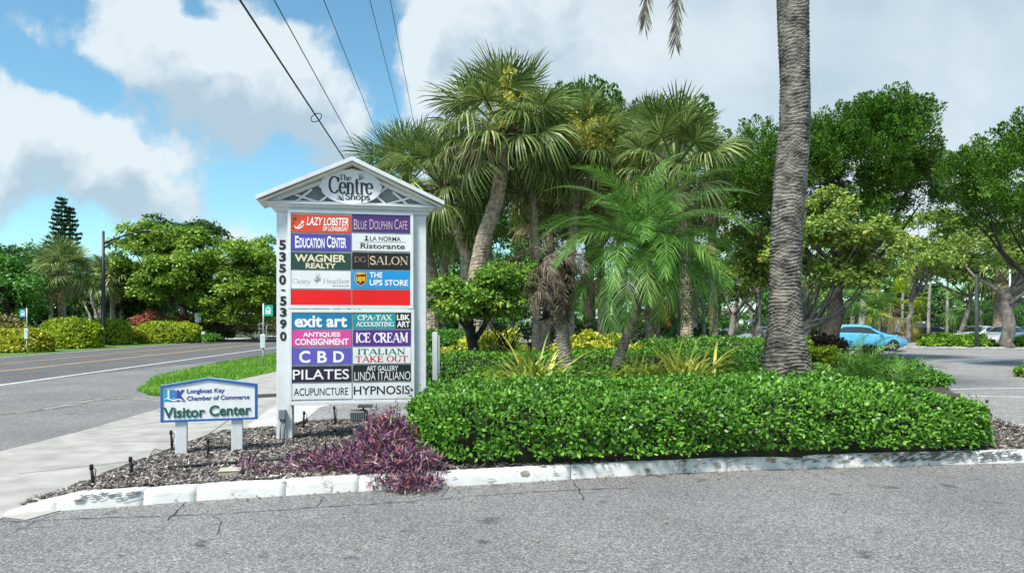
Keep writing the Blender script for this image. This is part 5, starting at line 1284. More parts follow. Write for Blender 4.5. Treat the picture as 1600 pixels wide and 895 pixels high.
# the leaning date palm with green feather fronds
dd = 13.2
root = empty('date_palm', (X(955, dd), dd, .2), 0, 'leaning date palm with a wide green feathery crown and orange dying fronds', 'palm tree'); o_ = np.array([X(955, dd), dd, .2])
path = [np.array(P(px, py, dd))-o_ for px, py in ((955, 610), (962, 575), (978, 530), (992, 490), (1001, 450), (1006, 410), (1008, 385))]
mb = MB(); ring_trunk(mb, path, [.12, .105, .10, .10, .115, .13, .10], 16, .05, .16, rg(160), jag=.9); mb.build('trunk', BARK['palm_grey'], root)
ct = path[-1]+np.array([0, 0, -.12]); V = []; r_ = rg(161)
for i in range(56):
    f = (i+.5)/56; el = 80-104*f**.75+r_.normal(0, 5)
    fr = feather(r_, 2.3*r_.uniform(.88, 1.1), 62, .50, .20, 1.40+.55*f, .10, .12, .0135, 0, .30)
    V.append(orient(fr, i*2.39996+.4, R(el), r_.normal(0, .25), ct))
merge_islands(poly_mesh('crown', [(np.concatenate(V), 4, 0)], LEAF['date'], root))
V = []
for az, el in ((-1.35, -38), (-2.0, -42), (-.5, -44), (-1.0, -52), (-2.6, -48), (.2, -46), (-1.7, -58)):
    V.append(orient(feather(r_, 1.3, 34, .26, .0, .55, .15, .1, .014, .2, .5), az, R(el-14), r_.normal(0, .3), ct+np.array([0, -.10 if az < 0 else 0, -.2])))
poly_mesh('dying_frond', [(V[0], 4, 0)], LEAF['orange'], root)
poly_mesh('dying_frond', [(np.concatenate(V[3:]), 4, 0)], LEAF['dead'], root)

# the dead shaggy palm
d2 = 13.0
root = empty('dead_palm', (X(886, d2), d2, .2), 0, 'dead palm with a shaggy skirt of brown withered fronds', 'palm tree'); o_ = np.array([X(886, d2), d2, .2])
path = [np.array(P(px, py, d2))-o_ for px, py in ((887, 610), (884, 570), (880, 530), (875, 490), (871, 450), (868, 420), (862, 395))]
mb = MB(); ring_trunk(mb, path, [.15, .135, .125, .13, .15, .14, .10], 16, .055, .12, rg(165), jag=.9); mb.build('trunk', BARK['palm_grey'], root)
r_ = rg(166); V = []
for i in range(27):
    f = i/27; at = path[-2]+(path[-1]-path[-2])*r_.uniform(-1.2, 1.0)
    V.append(orient(feather(r_, r_.uniform(.8, 1.45), 30, .26, .3, 2.2+.7*f, .1, .1, .018, .3, .6), i*2.39996, R(25-75*f), r_.normal(0, .5), at))
poly_mesh('withered_frond', [(np.concatenate(V), 4, 0)], LEAF['dead'], root)
n2 = 260; a = r_.uniform(0, 6.28, n2); z = r_.uniform(-.95, .25, n2); q = np.stack([np.cos(a)*.15, np.sin(a)*.15, z], 1)+path[-2]; D = np.stack([np.cos(a)*.5, np.sin(a)*.5, r_.uniform(-1, .5, n2)], 1)
poly_mesh('boot', [(leaf_faces(q, D, np.stack([-np.sin(a), np.cos(a), 0*a], 1)+r_.normal(0, .3, (n2, 3)), np.full(n2, .22), np.full(n2, .05)), 4, 0)], BARK['dark'], root)
# young palms by the lot
for i, (px, d, L, n, lab) in enumerate(((1345, 13.2, 1.2, 12, 'young feathery palm seedling before the blue car'), (1400, 13.0, 1.2, 9, 'smaller palm seedling behind the hedge end'), (1310, 13.4, 1.15, 9, 'short palm seedling beside the foot of the ringed palm'))):
    root = empty('palm_seedling', (X(px, d), d, .22), 0, lab, 'palm', 'young palms behind the hedge'); r_ = rg(170+i); V = []
    for k in range(n): V.append(orient(feather(r_, L*r_.uniform(.7, 1.1), 24, .26, .35, 1.5, .12, .35, .016, 0, .2), k*2.39996, R(r_.uniform(25, 75)), r_.normal(0, .3), (0, 0, .12)))
    poly_mesh('frond', [(np.concatenate(V), 4, 0)], LEAF['date'], root)

# fruiting shrub-trees under the cabbage palms
def px_r(r, d): return r*d/F
d = 18.5
tree('fruiting_tree', 'round crowned small tree on one thick stem with a few orange fruits', 'tree', (X(738, d), d, 0), [(P(735, 478, d), (px_r(62, d), .9, px_r(36, d))), (P(700, 470, d-.2), (px_r(38, d), .7, px_r(30, d)))], 7200, .13, 'fruit', rg(180), (.17, .13), .75, 34, .34, 'dark', limbs=6, bottom=-.7, group=None)
d = 17.8
tree('fruiting_tree', 'small many stemmed tree forking low beside the dead palm', 'tree', (X(797, d), d, 0), [(P(795, 455, d), (px_r(62, d), .9, px_r(40, d))), (P(755, 475, d-.3), (px_r(46, d), .7, px_r(32, d)))], 7600, .13, 'fruit', rg(181), (.085, .05), .45, 36, .34, 'dark', limbs=6, bottom=-.7,
     extra_trunks=((-.1, 0, -.55, 1.0), (.12, .05, .5, 1.1), (.02, -.06, -.25, 1.2)))

# ------------------------------------------------------------------ cabbage palms behind
def cab(label, pxb, top, d, size, n, seed, via=None, r0=.19, **kw):
    base = (X(pxb, d), d, 0); t = P(top[0], top[1], d)
    v = [P(a, b, d) for a, b in via] if via else None
    return cabbage_palm(label, base, t, r0, size, n, rg(seed), group='cabbage palms behind the signs', via=v, **kw)
cab('tallest cabbage palm with a bent trunk and broad fan leaved crown', 742, (787, 208), 24, 1.5, 56, 200, via=[(744, 430), (755, 375), (777, 310), (787, 250)], r0=.27, flowers=1)
cab('cabbage palm with a straight scarred trunk next to the tallest one', 838, (828, 262), 26, 1.25, 36, 201, via=[(838, 420), (834, 330)], r0=.155)
cab('cabbage palm hung with pale yellow blossom sprays', 888, (905, 240), 27, 1.35, 48, 202, via=[(892, 400)], flowers=4)
cab('wide cabbage palm rising behind the green date palm', 1075, (1055, 262), 25, 1.38, 50, 203, via=[(1070, 400)], r0=.21)
cab('cabbage palm leaning out over the sign roof', 735, (692, 290), 26, 1.35, 44, 204, via=[(728, 400), (704, 330)])
cab('distant cabbage palm showing just above the sign gable', 676, (636, 290), 30, 1.5, 38, 205, via=[(676, 430)], r0=.26)
cab('short drooping cabbage palm below the tallest crown', 722, (722, 345), 27.5, 1.1, 30, 206, via=[(728, 400)], hi=60)
cab('cabbage palm half lost behind the blossom covered one', 960, (972, 275), 31, 1.5, 38, 207, via=[(968, 400)], flowers=1)
cab('cabbage palm deep in the grove behind the dead palm', 850, (862, 320), 30, 1.3, 36, 208, via=[(858, 420)])

for i, (px, top, d, sz, lab) in enumerate(((760, 262, 33, 1.35, 'cabbage palm filling the grove behind the bent trunk'), (935, 300, 33, 1.35, 'cabbage palm in the grove above the dead palm'), (1010, 235, 34, 1.4, 'cabbage palm between the blossoming and the wide one'), (1110, 290, 33, 1.2, 'cabbage palm at the grove edge towards the ringed trunk'), (690, 350, 34, 1.2, 'low cabbage palm next to the tall sign post'))):
    cab(lab, px+6, (px, top), d, sz, 34, 460+i, via=[(px+4, 420)], r0=.19)
# the dark cedars
d = 44
cedar('dark cedar whose top shows behind the cabbage palms', (X(920, d), d, 0), [(P(925, 230, d), (px_r(95, d), 3.5, px_r(75, d))), (P(905, 165, d), (px_r(30, d), 1.4, px_r(20, d))), (P(1040, 215, d), (px_r(70, d), 3, px_r(45, d)))], 210, rg(210), 110, 1.25, (.4, .25), .6, group='dark cedars', leaf=.24)
d = 30
cedar('big spreading cedar behind the ringed palm trunk', (X(1288, d), d, 0), [(P(1360, 255, d), (px_r(108, d), 2.6, px_r(70, d))), (P(1268, 260, d), (px_r(48, d), 2.0, px_r(55, d))), (P(1182, 262, d), (px_r(40, d), 2.4, px_r(50, d))), (P(1195, 300, d), (px_r(40, d), 2.0, px_r(40, d))), (P(1375, 190, d), (px_r(58, d), 2, px_r(28, d))), (P(1420, 300, d), (px_r(70, d), 2, px_r(50, d))), (P(1160, 320, d), (px_r(30, d), 1.2, px_r(40, d))), (P(1330, 345, d), (px_r(70, d), 2, px_r(35, d)))],
      760, rg(211), 190, .92, (.42, .24), .55, 22, group='dark cedars', leaf=.115)
d = 25
cedar('dark cedar leaning in over the parked white cars', (X(1668, d), d, 0), [(P(1590, 275, d), (px_r(75, d), 2.2, px_r(52, d))), (P(1660, 235, d), (px_r(90, d), 2.2, px_r(60, d))), (P(1545, 330, d), (px_r(45, d), 1.5, px_r(38, d))), (P(1600, 345, d), (px_r(60, d), 1.5, px_r(38, d))), (P(1505, 285, d), (px_r(35, d), 1.2, px_r(35, d)))],
      280, rg(212), 210, .9, (.28, .15), .45, 12, group='dark cedars', leaf=.11)

# olive and pale trees round the lot
d = 22
tree('sea_grape_tree', 'many stemmed olive leaved tree with rusty tints beside the ringed palm', 'tree', (X(1250, d), d, 0), [(P(1285, 405, d), (px_r(95, d), 1.6, px_r(72, d))), (P(1365, 400, d), (px_r(58, d), 1.3, px_r(62, d))), (P(1290, 350, d), (px_r(60, d), 1.2, px_r(48, d)))], 15000, .15, 'olive', rg(220), (.17, .10), .55, 60, .42, 'grey', limbs=12, bottom=-.75, bend=(-.15, 0, 0),
     extra_trunks=((-.5, .1, -.9, 1.7), (-.3, -.1, -.3, 1.8), (.25, .1, .3, 2.2), (-.75, 0, -1.3, 1.5)))
d = 33
tree('sea_grape_tree', 'pale olive leaved tree between the date palm and the ringed trunk', 'tree', (X(1140, d), d, 0), [(P(1150, 405, d), (px_r(72, d), 1.8, px_r(62, d))), (P(1190, 430, d), (px_r(50, d), 1.8, px_r(50, d)))], 9500, .20, 'olive', rg(221), (.20, .12), .5, 46, .55, 'pale', limbs=10, bottom=-.8, extra_trunks=((.8, 0, 1.3, 2.4), (-.4, .2, -.8, 2.2)))
d = 46
tree('oak_tree', 'pale green oak with a stout grey trunk beside the white cars', 'tree', (X(1576, d), d, 0), [(P(1570, 395, d), (px_r(95, d), 3.2, px_r(55, d))), (P(1630, 370, d), (px_r(80, d), 3, px_r(60, d)))], 9000, .26, 'pale', rg(222), (.42, .34), .62, 46, .85, 'grey', limbs=12, bottom=-.8, hollow=.3)
d = 58
tree('oak_tree', 'airy pale green oak hanging over the dark pickup', 'tree', (X(1418, d), d, 0), [(P(1440, 385, d), (px_r(72, d), 3.2, px_r(62, d))), (P(1500, 370, d), (px_r(70, d), 3, px_r(45, d)))], 7800, .30, 'pale', rg(223), (.22, .16), .6, 40, .85, 'grey', limbs=12, bottom=-.9, hollow=.2)
d = 66
tree('oak_tree', 'airy pale green oak behind the lamp post of the lot', 'tree', (X(1500, d), d, 0), [(P(1530, 400, d), (px_r(75, d), 3.4, px_r(40, d))), (P(1460, 420, d), (px_r(60, d), 3.4, px_r(45, d)))], 7000, .34, 'pale', rg(224), (.25, .17), .6, 38, 1.0, 'grey', limbs=12, bottom=-.9, hollow=.2)
# mid-depth trees closing the view behind the palms
for i, (px, py, rx, ry, d, key, lab) in enumerate(((705, 430, 60, 60, 40, 'green', 'green tree showing between the sign post and the fruiting tree'), (800, 420, 60, 40, 55, 'green', 'mid green tree glimpsed between the palm trunks'), (990, 470, 80, 60, 52, 'olive', 'olive green tree behind the date palm'), (1085, 450, 60, 70, 60, 'green', 'slim green tree behind the date palm fronds'),
      (1250, 440, 90, 70, 62, 'green', 'green tree behind the ringed palm trunk'), (1340, 430, 80, 80, 70, 'green', 'green tree behind the blue car'), (770, 350, 55, 55, 50, 'green', 'green tree behind the bent palm trunk'), (860, 345, 60, 60, 47, 'dark', 'dark tree closing the gap behind the blossoming palm'), (950, 350, 65, 60, 49, 'green', 'green tree above the dead palm'), (1060, 365, 60, 60, 46, 'dark', 'dark tree behind the wide cabbage palm'), (1185, 340, 45, 55, 40, 'dark', 'dark tree just beside the ringed palm trunk'), (690, 380, 40, 50, 50, 'dark', 'dark tree with a slanting limb next to the sign post'))):
    tree('shade_tree', lab, 'tree', (X(px, d), d, 0), [(P(px, py, d), (px_r(rx, d), px_r(rx, d)*.7, px_r(ry, d)))], 4200, .0062*d, key, rg(230+i), (.2, .13), .5, 30, px_r(22, d), 'grey', limbs=8, bottom=-.9, hollow=.3)
# thin pale trunks in the shade
mbase = [(1101, 38, 455, .09), (1060, 36, 440, .10), (1080, 40, 450, .16), (1023, 34, 450, .11), (1148, 48, 430, .13), (1172, 52, 420, .11), (1451, 82, 420, .17), (1480, 80, 425, .15), (1345, 60, 430, .26), (1410, 88, 430, .17), (1255, 44, 470, .10)]
for i, (px, d, pt, r) in enumerate(mbase):
    z1 = Z(pt, d); root = empty('slim_tree', (X(px, d), d, 0), 0, ['slim pale trunk in the shade of the grove'][0], 'tree', 'slim pale trunks in the grove')
    r_ = rg(260+i); mb = MB(); mb.tube(curve_pts((0, 0, -.2), (r_.normal(0, .25), 0, z1), (r_.normal(0, .15), 0, 0), 7, r_*1 if False else None), np.linspace(r*1.15, r*.8, 7), 8); mb.build('trunk', BARK['pale'], root)
    cen, rad = envelope_clumps((0, 0, z1+.6), (1.3, 1.3, .9), 9, .6, r_, bottom=-.8, hollow=.2)
    poly_mesh('crown', [(clump_leaves(cen, rad, 900, .0058*d, r_), 4, 0)], LEAF['green' if i % 2 else 'olive'], root)
# fan palms beyond the lot
cabbage_palm('bright green fan palm beyond the lot lamp post', (X(1532, 72), 72, 0), P(1532, 480, 72), .22, 2.3, 20, rg(280), 'fan_palm', None, None, FANS, 0, -25, 75, False, 'palm', 'date')
cabbage_palm('fan palm with a thick patterned trunk behind the oak', (X(1563, 64), 64, 0), P(1566, 420, 64), .62, 2.0, 22, rg(281), 'fan_palm', None, None, FANS_FAR, 0, -40, 80, False, 'palm', 'sabal')
cabbage_palm('small fan palm over the blue car roof', (X(1330, 46), 46, 0), P(1332, 492, 46), .16, 1.5, 14, rg(282), 'fan_palm', None, None, FANS, 0, -10, 75, False, 'palm', 'date')
cabbage_palm('low fan palm between the pale trunk and the dark pickup', (X(1392, 66), 66, 0), P(1392, 478, 66), .3, 1.9, 16, rg(283), 'fan_palm', None, None, FANS, 0, -35, 70, True, 'palm', 'lime')

# the far wall of trees that closes the lot
def wood(name, label, x0, x1, d, top_px, n, leaf, key, rng, dep=5, under=0.0):
    m_ = int((x1-x0)/2.6); cen = []; rad = []
    for i in range(m_*4):
        x = rng.uniform(x0, x1); h = Z(top_px, d)*(.62+.38*abs(math.sin(x*.21+1.3*math.sin(x*.07)))) ; z = rng.random()**.8*h; cen.append((x, d+rng.uniform(-dep, dep), max(z, .6))); rad.append(rng.uniform(1.0, 2.1))
    return tag(poly_mesh(name, [(clump_leaves(cen, rad, n, leaf, rng, wr=.6), 4, 0)], LEAF[key]), label, 'trees', kind='stuff')
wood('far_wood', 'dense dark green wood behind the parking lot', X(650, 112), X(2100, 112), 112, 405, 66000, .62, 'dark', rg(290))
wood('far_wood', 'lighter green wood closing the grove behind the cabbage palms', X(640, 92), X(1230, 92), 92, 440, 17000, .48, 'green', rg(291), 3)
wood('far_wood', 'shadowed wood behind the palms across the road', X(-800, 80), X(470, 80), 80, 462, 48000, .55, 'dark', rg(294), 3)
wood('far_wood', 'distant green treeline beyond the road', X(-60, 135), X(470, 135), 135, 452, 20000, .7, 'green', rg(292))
hedge('boundary_hedge', 'tall dark hedge along the far side of the lot behind the pickup', 'hedge', [(X(1180, 104), 102), (X(1400, 102), 102), (X(1660, 102), 102)], 2.2, 4.6, 15000, .42, 'dark', 0, rg(293), noise=.25, shag=.3)
# grove undergrowth
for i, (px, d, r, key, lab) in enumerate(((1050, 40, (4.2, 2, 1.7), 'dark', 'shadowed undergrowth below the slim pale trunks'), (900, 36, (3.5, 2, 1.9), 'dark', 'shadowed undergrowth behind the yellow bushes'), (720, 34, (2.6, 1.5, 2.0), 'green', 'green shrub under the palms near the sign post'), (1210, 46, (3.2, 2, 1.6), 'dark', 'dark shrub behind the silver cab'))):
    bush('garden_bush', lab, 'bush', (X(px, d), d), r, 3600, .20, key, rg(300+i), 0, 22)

# ------------------------------------------------------------------ across the road
d = 62
tree('ficus_tree', 'huge round ficus with a dense yellow green crown across the road', 'tree', (X(330, d), d, 0), [(P(358, 442, d), (px_r(76, d), 4.2, px_r(70, d))), (P(292, 440, d), (px_r(72, d), 4.0, px_r(50, d))), (P(236, 398, d+1), (px_r(52, d), 3.2, px_r(46, d))), (P(290, 400, d+1), (px_r(50, d), 3.2, px_r(42, d))), (P(400, 470, d-1), (px_r(42, d), 3, px_r(48, d))), (P(398, 430, d-1), (px_r(46, d), 3.2, px_r(52, d)))], 60000, .30, 'ficus', rg(310), (.6, .4), 0.30, 250, .85, 'dark', limbs=10, bottom=-.95, hollow=.5)
d = 76
tree('shade_tree', 'dark tree rising behind the round ficus', 'tree', (X(290, d), d, 0), [(P(280, 375, d), (px_r(70, d), 3.5, px_r(28, d))), (P(322, 362, d), (px_r(20, d), 1.5, px_r(14, d))), (P(245, 352, d), (px_r(26, d), 2, px_r(12, d)))], 5000, .42, 'dark', rg(311), (.4, .3), .6, 46, .95, 'dark', limbs=10, bottom=-.6)
d = 47
tree('shade_tree', 'dense bright green tree beside the first bus stop pole', 'tree', (X(25, d), d, 0), [(P(20, 462, d), (px_r(60, d), 2.3, px_r(52, d))), (P(-40, 440, d), (px_r(50, d), 2.3, px_r(60, d)))], 9500, .26, 'green', rg(312), (.3, .2), .5, 60, .7, 'dark', limbs=8, bottom=-.95)
for i, (px, py, rx, ry, d, key, lab) in enumerate(((60, 425, 50, 40, 85, 'green', 'distant tree behind the big roadside palm'), (0, 425, 30, 30, 78, 'dark', 'distant dark tree above the dense bright green one'), (150, 455, 50, 45, 72, 'dark', 'dark tree behind the street lamp'), (205, 470, 40, 35, 66, 'dark', 'dark undergrowth tree behind the palm cluster'), (410, 470, 40, 50, 75, 'dark', 'dark tree behind the bus stop sign'), (480, 450, 60, 60, 80, 'green', 'green tree hidden behind the sign post'))):
    tree('shade_tree', lab, 'tree', (X(px, d), d, 0), [(P(px, py, d), (px_r(rx, d), px_r(rx, d)*.6, px_r(ry, d)))], 4200, .0060*d, key, rg(320+i), (.3, .2), .5, 34, px_r(20, d), 'dark', limbs=8, bottom=-.95, hollow=.3)
bush('bare_tree', 'grey twiggy tree beside the lamp arm', 'tree', (X(158, 68), 68), (2.2, 1.5, 8.0), 500, .25, 'rust', rg(327), 0, 14, stems=12, bark='pale')

def norfolk(label, px, top, d, wpx, rng, base_z=0):
    h = Z(top, d); root = empty('norfolk_pine', (X(px, d), d, 0), 0, label, 'tree', 'norfolk pines'); w = px_r(wpx, d)
    MB().tube([(0, 0, 0), (.1, 0, h*.5), (0, 0, h)], [.35, .22, .03], 8).build('trunk', BARK['dark'], root); P_ = []; D_ = []
    z = h-.25
    while z > h*.28:
        f = (h-z)/(h*.72); L_ = w*min(1, .10+1.35*f**.75)*rng.uniform(.85, 1.1); nb = 6; a0 = rng.uniform(0, 6.28)
        for b in range(nb):
            a = a0+6.283*b/nb+rng.normal(0, .1); l = L_*rng.uniform(.8, 1.1); m_ = int(10+15*l)
            t = rng.random(m_)**.7; up = .30*t**2*l+.05
            p = np.stack([np.cos(a)*t*l, np.sin(a)*t*l, z+up-.12*l*t], 1)+rng.normal(0, .09, (m_, 3))*np.array([1, 1, .6]); P_.append(p)
            D_.append(np.stack([np.full(m_, np.cos(a)), np.full(m_, np.sin(a)), np.full(m_, .8)], 1)+rng.normal(0, .5, (m_, 3)))
        z -= .62+.45*f
    P_ = np.concatenate(P_); D_ = np.concatenate(D_); n = len(P_)
    poly_mesh('crown', [(leaf_faces(P_, D_, rnd_unit(n, rng), np.full(n, .52), np.full(n, .24)), 4, 0)], LEAF['norfolk'], root)
norfolk('tall norfolk pine, the taller of the touching pair', 96, 311, 112, 23, rg(330)); norfolk('norfolk pine close against the taller one', 109, 326, 113, 20, rg(331))

def rpalm(label, px, top, d, size, n, seed, r0=.2, pb=None, fans=FANS_FAR, **kw):
    return cabbage_palm(label, (X(pb or px, d), d, 0), P(px, top, d), r0, size, n, rg(seed), group='cabbage palms across the road', fans=fans, **kw)
rpalm('big cabbage palm across the road below the norfolk pines', 97, 425, 50, 1.35, 44, 340, .25, fans=FANS)
rpalm('cabbage palm just behind the street lamp', 176, 440, 63, 1.35, 32, 341, .22)
rpalm('second cabbage palm behind the street lamp, leaning away', 189, 436, 65, 1.4, 32, 342, .22, 192)
rpalm('cabbage palm with pale drooping fans before the ficus', 232, 458, 67, 1.5, 34, 343, .20)
rpalm('short reddish trunked palm behind the red blossom', 254, 460, 68, 1.15, 28, 344, .20)
rpalm('slim cabbage palm behind the big roadside palm', 80, 445, 56, 1.1, 26, 345, .16)

# clipped and loose shrubs along the far verge
def fhedge(label, px0, px1, d, top, n, key, seed, hw=1.5, leaf=.19, d1=None, group=None):
    return hedge('clipped_shrub', label, 'hedge', [(X(px0, d), d), (X(px1, d1 or d+1.5), d1 or d+1.5)], hw, [Z(top, d)]*2, n, leaf, key, 0, rg(seed), expo=2.1, endp=.9, noise=.10, shag=.09, group=group)
fhedge('broad clipped shrub behind the first bus stop pole', 62, 160, 45, 498, 7500, 'lime', 350, 1.9)
fhedge('clipped shrub right behind the street lamp pole', 138, 203, 52, 499, 5200, 'lime', 351, 1.8)
fhedge('rounded clipped shrub between the lamp and the white box', 208, 316, 57, 503, 8000, 'lime', 352, 2.0)
fhedge('bright yellow clipped shrub at the foot of the first bus stop pole', -25, 84, 38.5, 515, 7500, 'yellow', 353, 1.3, .16)
for i, (px, d, r, key, lab) in enumerate(((10, 44, (2.2, 1.5, 2.0), 'rust', 'brownish shrub behind the yellow clipped one'), (206, 55, (.9, .8, 1.3), 'yellow', 'small yellow shrub between two clipped ones'), (238, 61, (2.2, 1.3, 2.85), 'red', 'red flowering bougainvillea over the clipped shrub'), (284, 62, (1.0, 1.0, 2.5), 'red', 'smaller red flowering bougainvillea next to the wide rust tinged shrub'),
     (345, 64, (3.8, 1.8, 3.0), 'rust', 'wide rust tinged shrub under the ficus'), (325, 62, (1.2, .8, .95), 'lime', 'low lime shrub behind the white box'), (352, 64, (.9, .8, .95), 'green', 'low green shrub by the globe lamp'), (330, 58, (1.0, .7, .65), 'green', 'low dark green shrub at the driveway mouth'), (398, 70, (3.0, 1.8, 2.0), 'croton', 'shadowed shrub behind the bus stop sign'), (450, 70, (3.0, 1.8, 2.2), 'rust', 'shrub hidden partly by the tall sign post'),
     (182, 60, (1.4, 1.2, 1.9), 'green', 'green shrub under the palm pair'), (128, 58, (2.6, 1.2, 2.2), 'dark', 'dark shrub under the big roadside palm'))):
    bush('roadside_shrub', lab, 'bush', (X(px, d), d), r, 2600, .20, key, rg(360+i), 0, 20)
sheet('far_drive', [G(352, 527.5), G(440, 524), G(440, 527), G(344, 531)], .02, M['concrete_new'])

# low cover on the parking islands and a golden grass tuft
for i, (p0, p1, d, hw, h, n, key, lab) in enumerate(((1442, 1484, 49, .7, .45, 1800, 'cover', 'low green mound beside the blue car nose'), (1486, 1562, 48, .8, .70, 3400, 'cover', 'low green mound round the lot lamp post'), (1568, 1640, 48, .7, .6, 2400, 'cover', 'low green mound at the foot of the stout oak'), (1465, 1535, 68, .9, .5, 2000, 'cover', 'far low green mound near the fan palm'), (1428, 1462, 66, .9, .4, 900, 'cover', 'far low green mound before the dark pickup'), (1592, 1700, 21, .5, .25, 1800, 'cover', 'low green mound on the nearest lot island'))):
    hedge('cover_mound', lab, 'plant', [(X(p0, d), d), (X(p1, d), d+.5)], hw, h, n, .0052*d*.9, key, .04, rg(380+i), expo=2.2, endp=1.5, noise=.10, shag=.12)
r = strap_clump('grass_tuft', 'golden ornamental grass tuft before the dark pickup', (X(1424, 62), 62), 0, 260, 1.5, .06, 'gold', rg(390), 'grass', (50, 88), .5); merge_islands(r.children[0])
# ------------------------------------------------------------------ small things by the signs
def litter(n, rng):
    x = rng.uniform(-2.5, 5.6, n); y = kerb_y(x)-np.abs(rng.normal(0, .16, n))-.01; a = rng.uniform(0, 6.283, n)
    k = rng.random(n) < .22; y[k] = rng.uniform(4.2, 7.0, int(k.sum())); y = np.minimum(y, kerb_y(x)-.015)
    l = rng.uniform(.012, .045, n); D = np.stack([np.cos(a), np.sin(a), rng.uniform(0, .4, n)], 1); Nn = np.stack([rng.normal(0, .3, n), rng.normal(0, .3, n), np.ones(n)], 1)
    return leaf_faces(np.stack([x, y, np.full(n, .006)], 1), D, Nn, l, l*.5)
M['litter'] = leaf_mat('dry_leaf', [(0, (.05, .035, .022)), (.5, (.14, .095, .05)), (.9, (.24, .18, .09)), (1, (.16, .2, .05))], .8, .05)
tag(poly_mesh('leaf_litter', [(litter(420, RNG), 4, 0)], M['litter']), 'dry brown leaf litter at the foot of the white kerb', 'leaf litter', kind='stuff')
def stake(label, px, pyb, top, lean=.0, zb=.05):
    x, d = G(px, pyb, zb); h = (pyb-top)*d/F; root = empty('irrigation_riser', (x, d, zb), 0, label, 'sprinkler', 'black irrigation risers in the mulch')
    MB().tube([(0, 0, -.1), (lean*.5, 0, h*.5), (lean, 0, h-.03)], .015, 8).build('pipe', M['rubber'], root)
    MB().tube([(lean, 0, h-.05), (lean, 0, h-.005), (lean, 0, h)], [.017, .018, .013], 8).build('nozzle', M['rubber'], root)
    MB().tube([(lean+.012, 0, h-.02), (lean+.05, -.01, h*.75), (lean*.5+.03, -.02, h*.35), (.02, -.02, .03), (.10, -.06, .01)], .005, 6).build('tubing', M['rubber'], root)
stake('black riser nearest the road pavement at the bed tip', 146, 761, 725, -.02); stake('black riser second along the bed edge', 206, 741, 713, -.015); stake('black riser close to the first white post of the visitor sign', 269, 698, 672, -.015)
stake('black riser between the posts of the visitor sign', 325, 711, 685, 0); stake('black riser under the tall sign beside its post', 474, 667, 642, .01); stake('black riser behind the floodlight', 524, 660, 634, -.02)
mb = MB(); pts = [(*G(px, py, .09), 0) for px, py in ((262, 731), (300, 727), (350, 723), (400, 719), (440, 716), (470, 714))]
mb.tube([(p[0], p[1], float(bed_h(p[0], p[1]))+.034) for p in pts], .014, 8)
tag(mb.build('drip_hose', M['rubber']), 'black drip hose lying across the mulch', 'hose')
mb = MB(); pts = [G(*q, .05) for q in ((268, 698), (255, 701), (242, 698), (236, 706), (228, 728))]
mb.tube([(p[0], p[1], float(bed_h(p[0], p[1]))+.012) for p in pts], .005, 6)
tag(mb.build('drip_tubing', M['rubber']), 'thin black drip tubing curling by the bed edge', 'hose')
x, d = G(360, 742, .1)
vb = empty('valve_box', (x, d, float(bed_h(x, d))), R(14), 'beige plastic valve box sunk in the mulch', 'valve box'); tanp = mat('tan_plastic', (.42, .39, .30), .6, var=.15); lidm = mat('tan_lid', (.50, .47, .38), .55, var=.15)
MB().prism([(-.115, -.06), (.115, -.06), (.10, .055), (-.10, .055)], -.08, .08).build('body', tanp, vb, .006)
MB().box((-.105, -.085, .0555), (.105, .085, .07)).build('lid', lidm, vb, .006)
# floodlight under the sign: cube-shaped ribbed head on a tilted yoke and post box
x, d = G(552, 692, .1); fl = empty('floodlight', (x, d+.35, .06), SA, 'grey ribbed floodlight aimed at the tall sign', 'floodlight')
sc_ = (d+.35)/F; hz = Z(650, d+.35)-.06
MB().box((-.075, -.05, -.1), (.085, .07, .17)).build('base_box', M['grey_metal'], fl, .01)
mb = MB(); mb.tube([(0, 0, .17), (0, 0, hz-.06)], .018, 8); mb.box((-.03, -.02, hz-.09), (.03, .03, hz-.04)); mb.build('yoke', M['galv'], fl)
mb = MB(); mb.prism([(-.115, hz-.05), (.10, hz-.055), (.115, hz+.06), (.06, hz+.085), (-.115, hz+.075)], -.10, .10)
hd = mb.build('housing', M['black'], fl, .008)
mb = MB()
for k in range(9): mb.box((-.105+k*.0225, -.125, hz-.04), (-.095+k*.0225, -.1005, hz+.06))
mb.build('cooling_fin', M['grey_metal'], hd)
MB().box((-.115, -.12, hz+.062), (.06, -.1005, hz+.078)).build('trim', M['galv'], hd)
MB().prism([(-.02, hz+.125), (.17, hz+.125), (.17, hz+.138), (-.02, hz+.14)], -.12, .14).build('visor', M['black'], fl)
MB().box((.04, .0, hz+.07), (.06, .04, hz+.126)).build('bracket', M['black'], fl)
# white wooden marker post behind the hedge
d = 11.6; mp = empty('marker_post', (X(681, d), d, .05), 0, 'chipped white wooden marker post behind the hedge', 'post'); h = Z(518, d)-.05
MB().prism([(-.043, -.2), (.035, -.2), (.030, h-.02), (.0, h), (-.055, h-.01)], -.04, .04).build('post', M['white'], mp, .004)
MB().box((.037, -.02, .72), (.062, .03, h-.06)).build('side_board', M['white'], mp, .003)

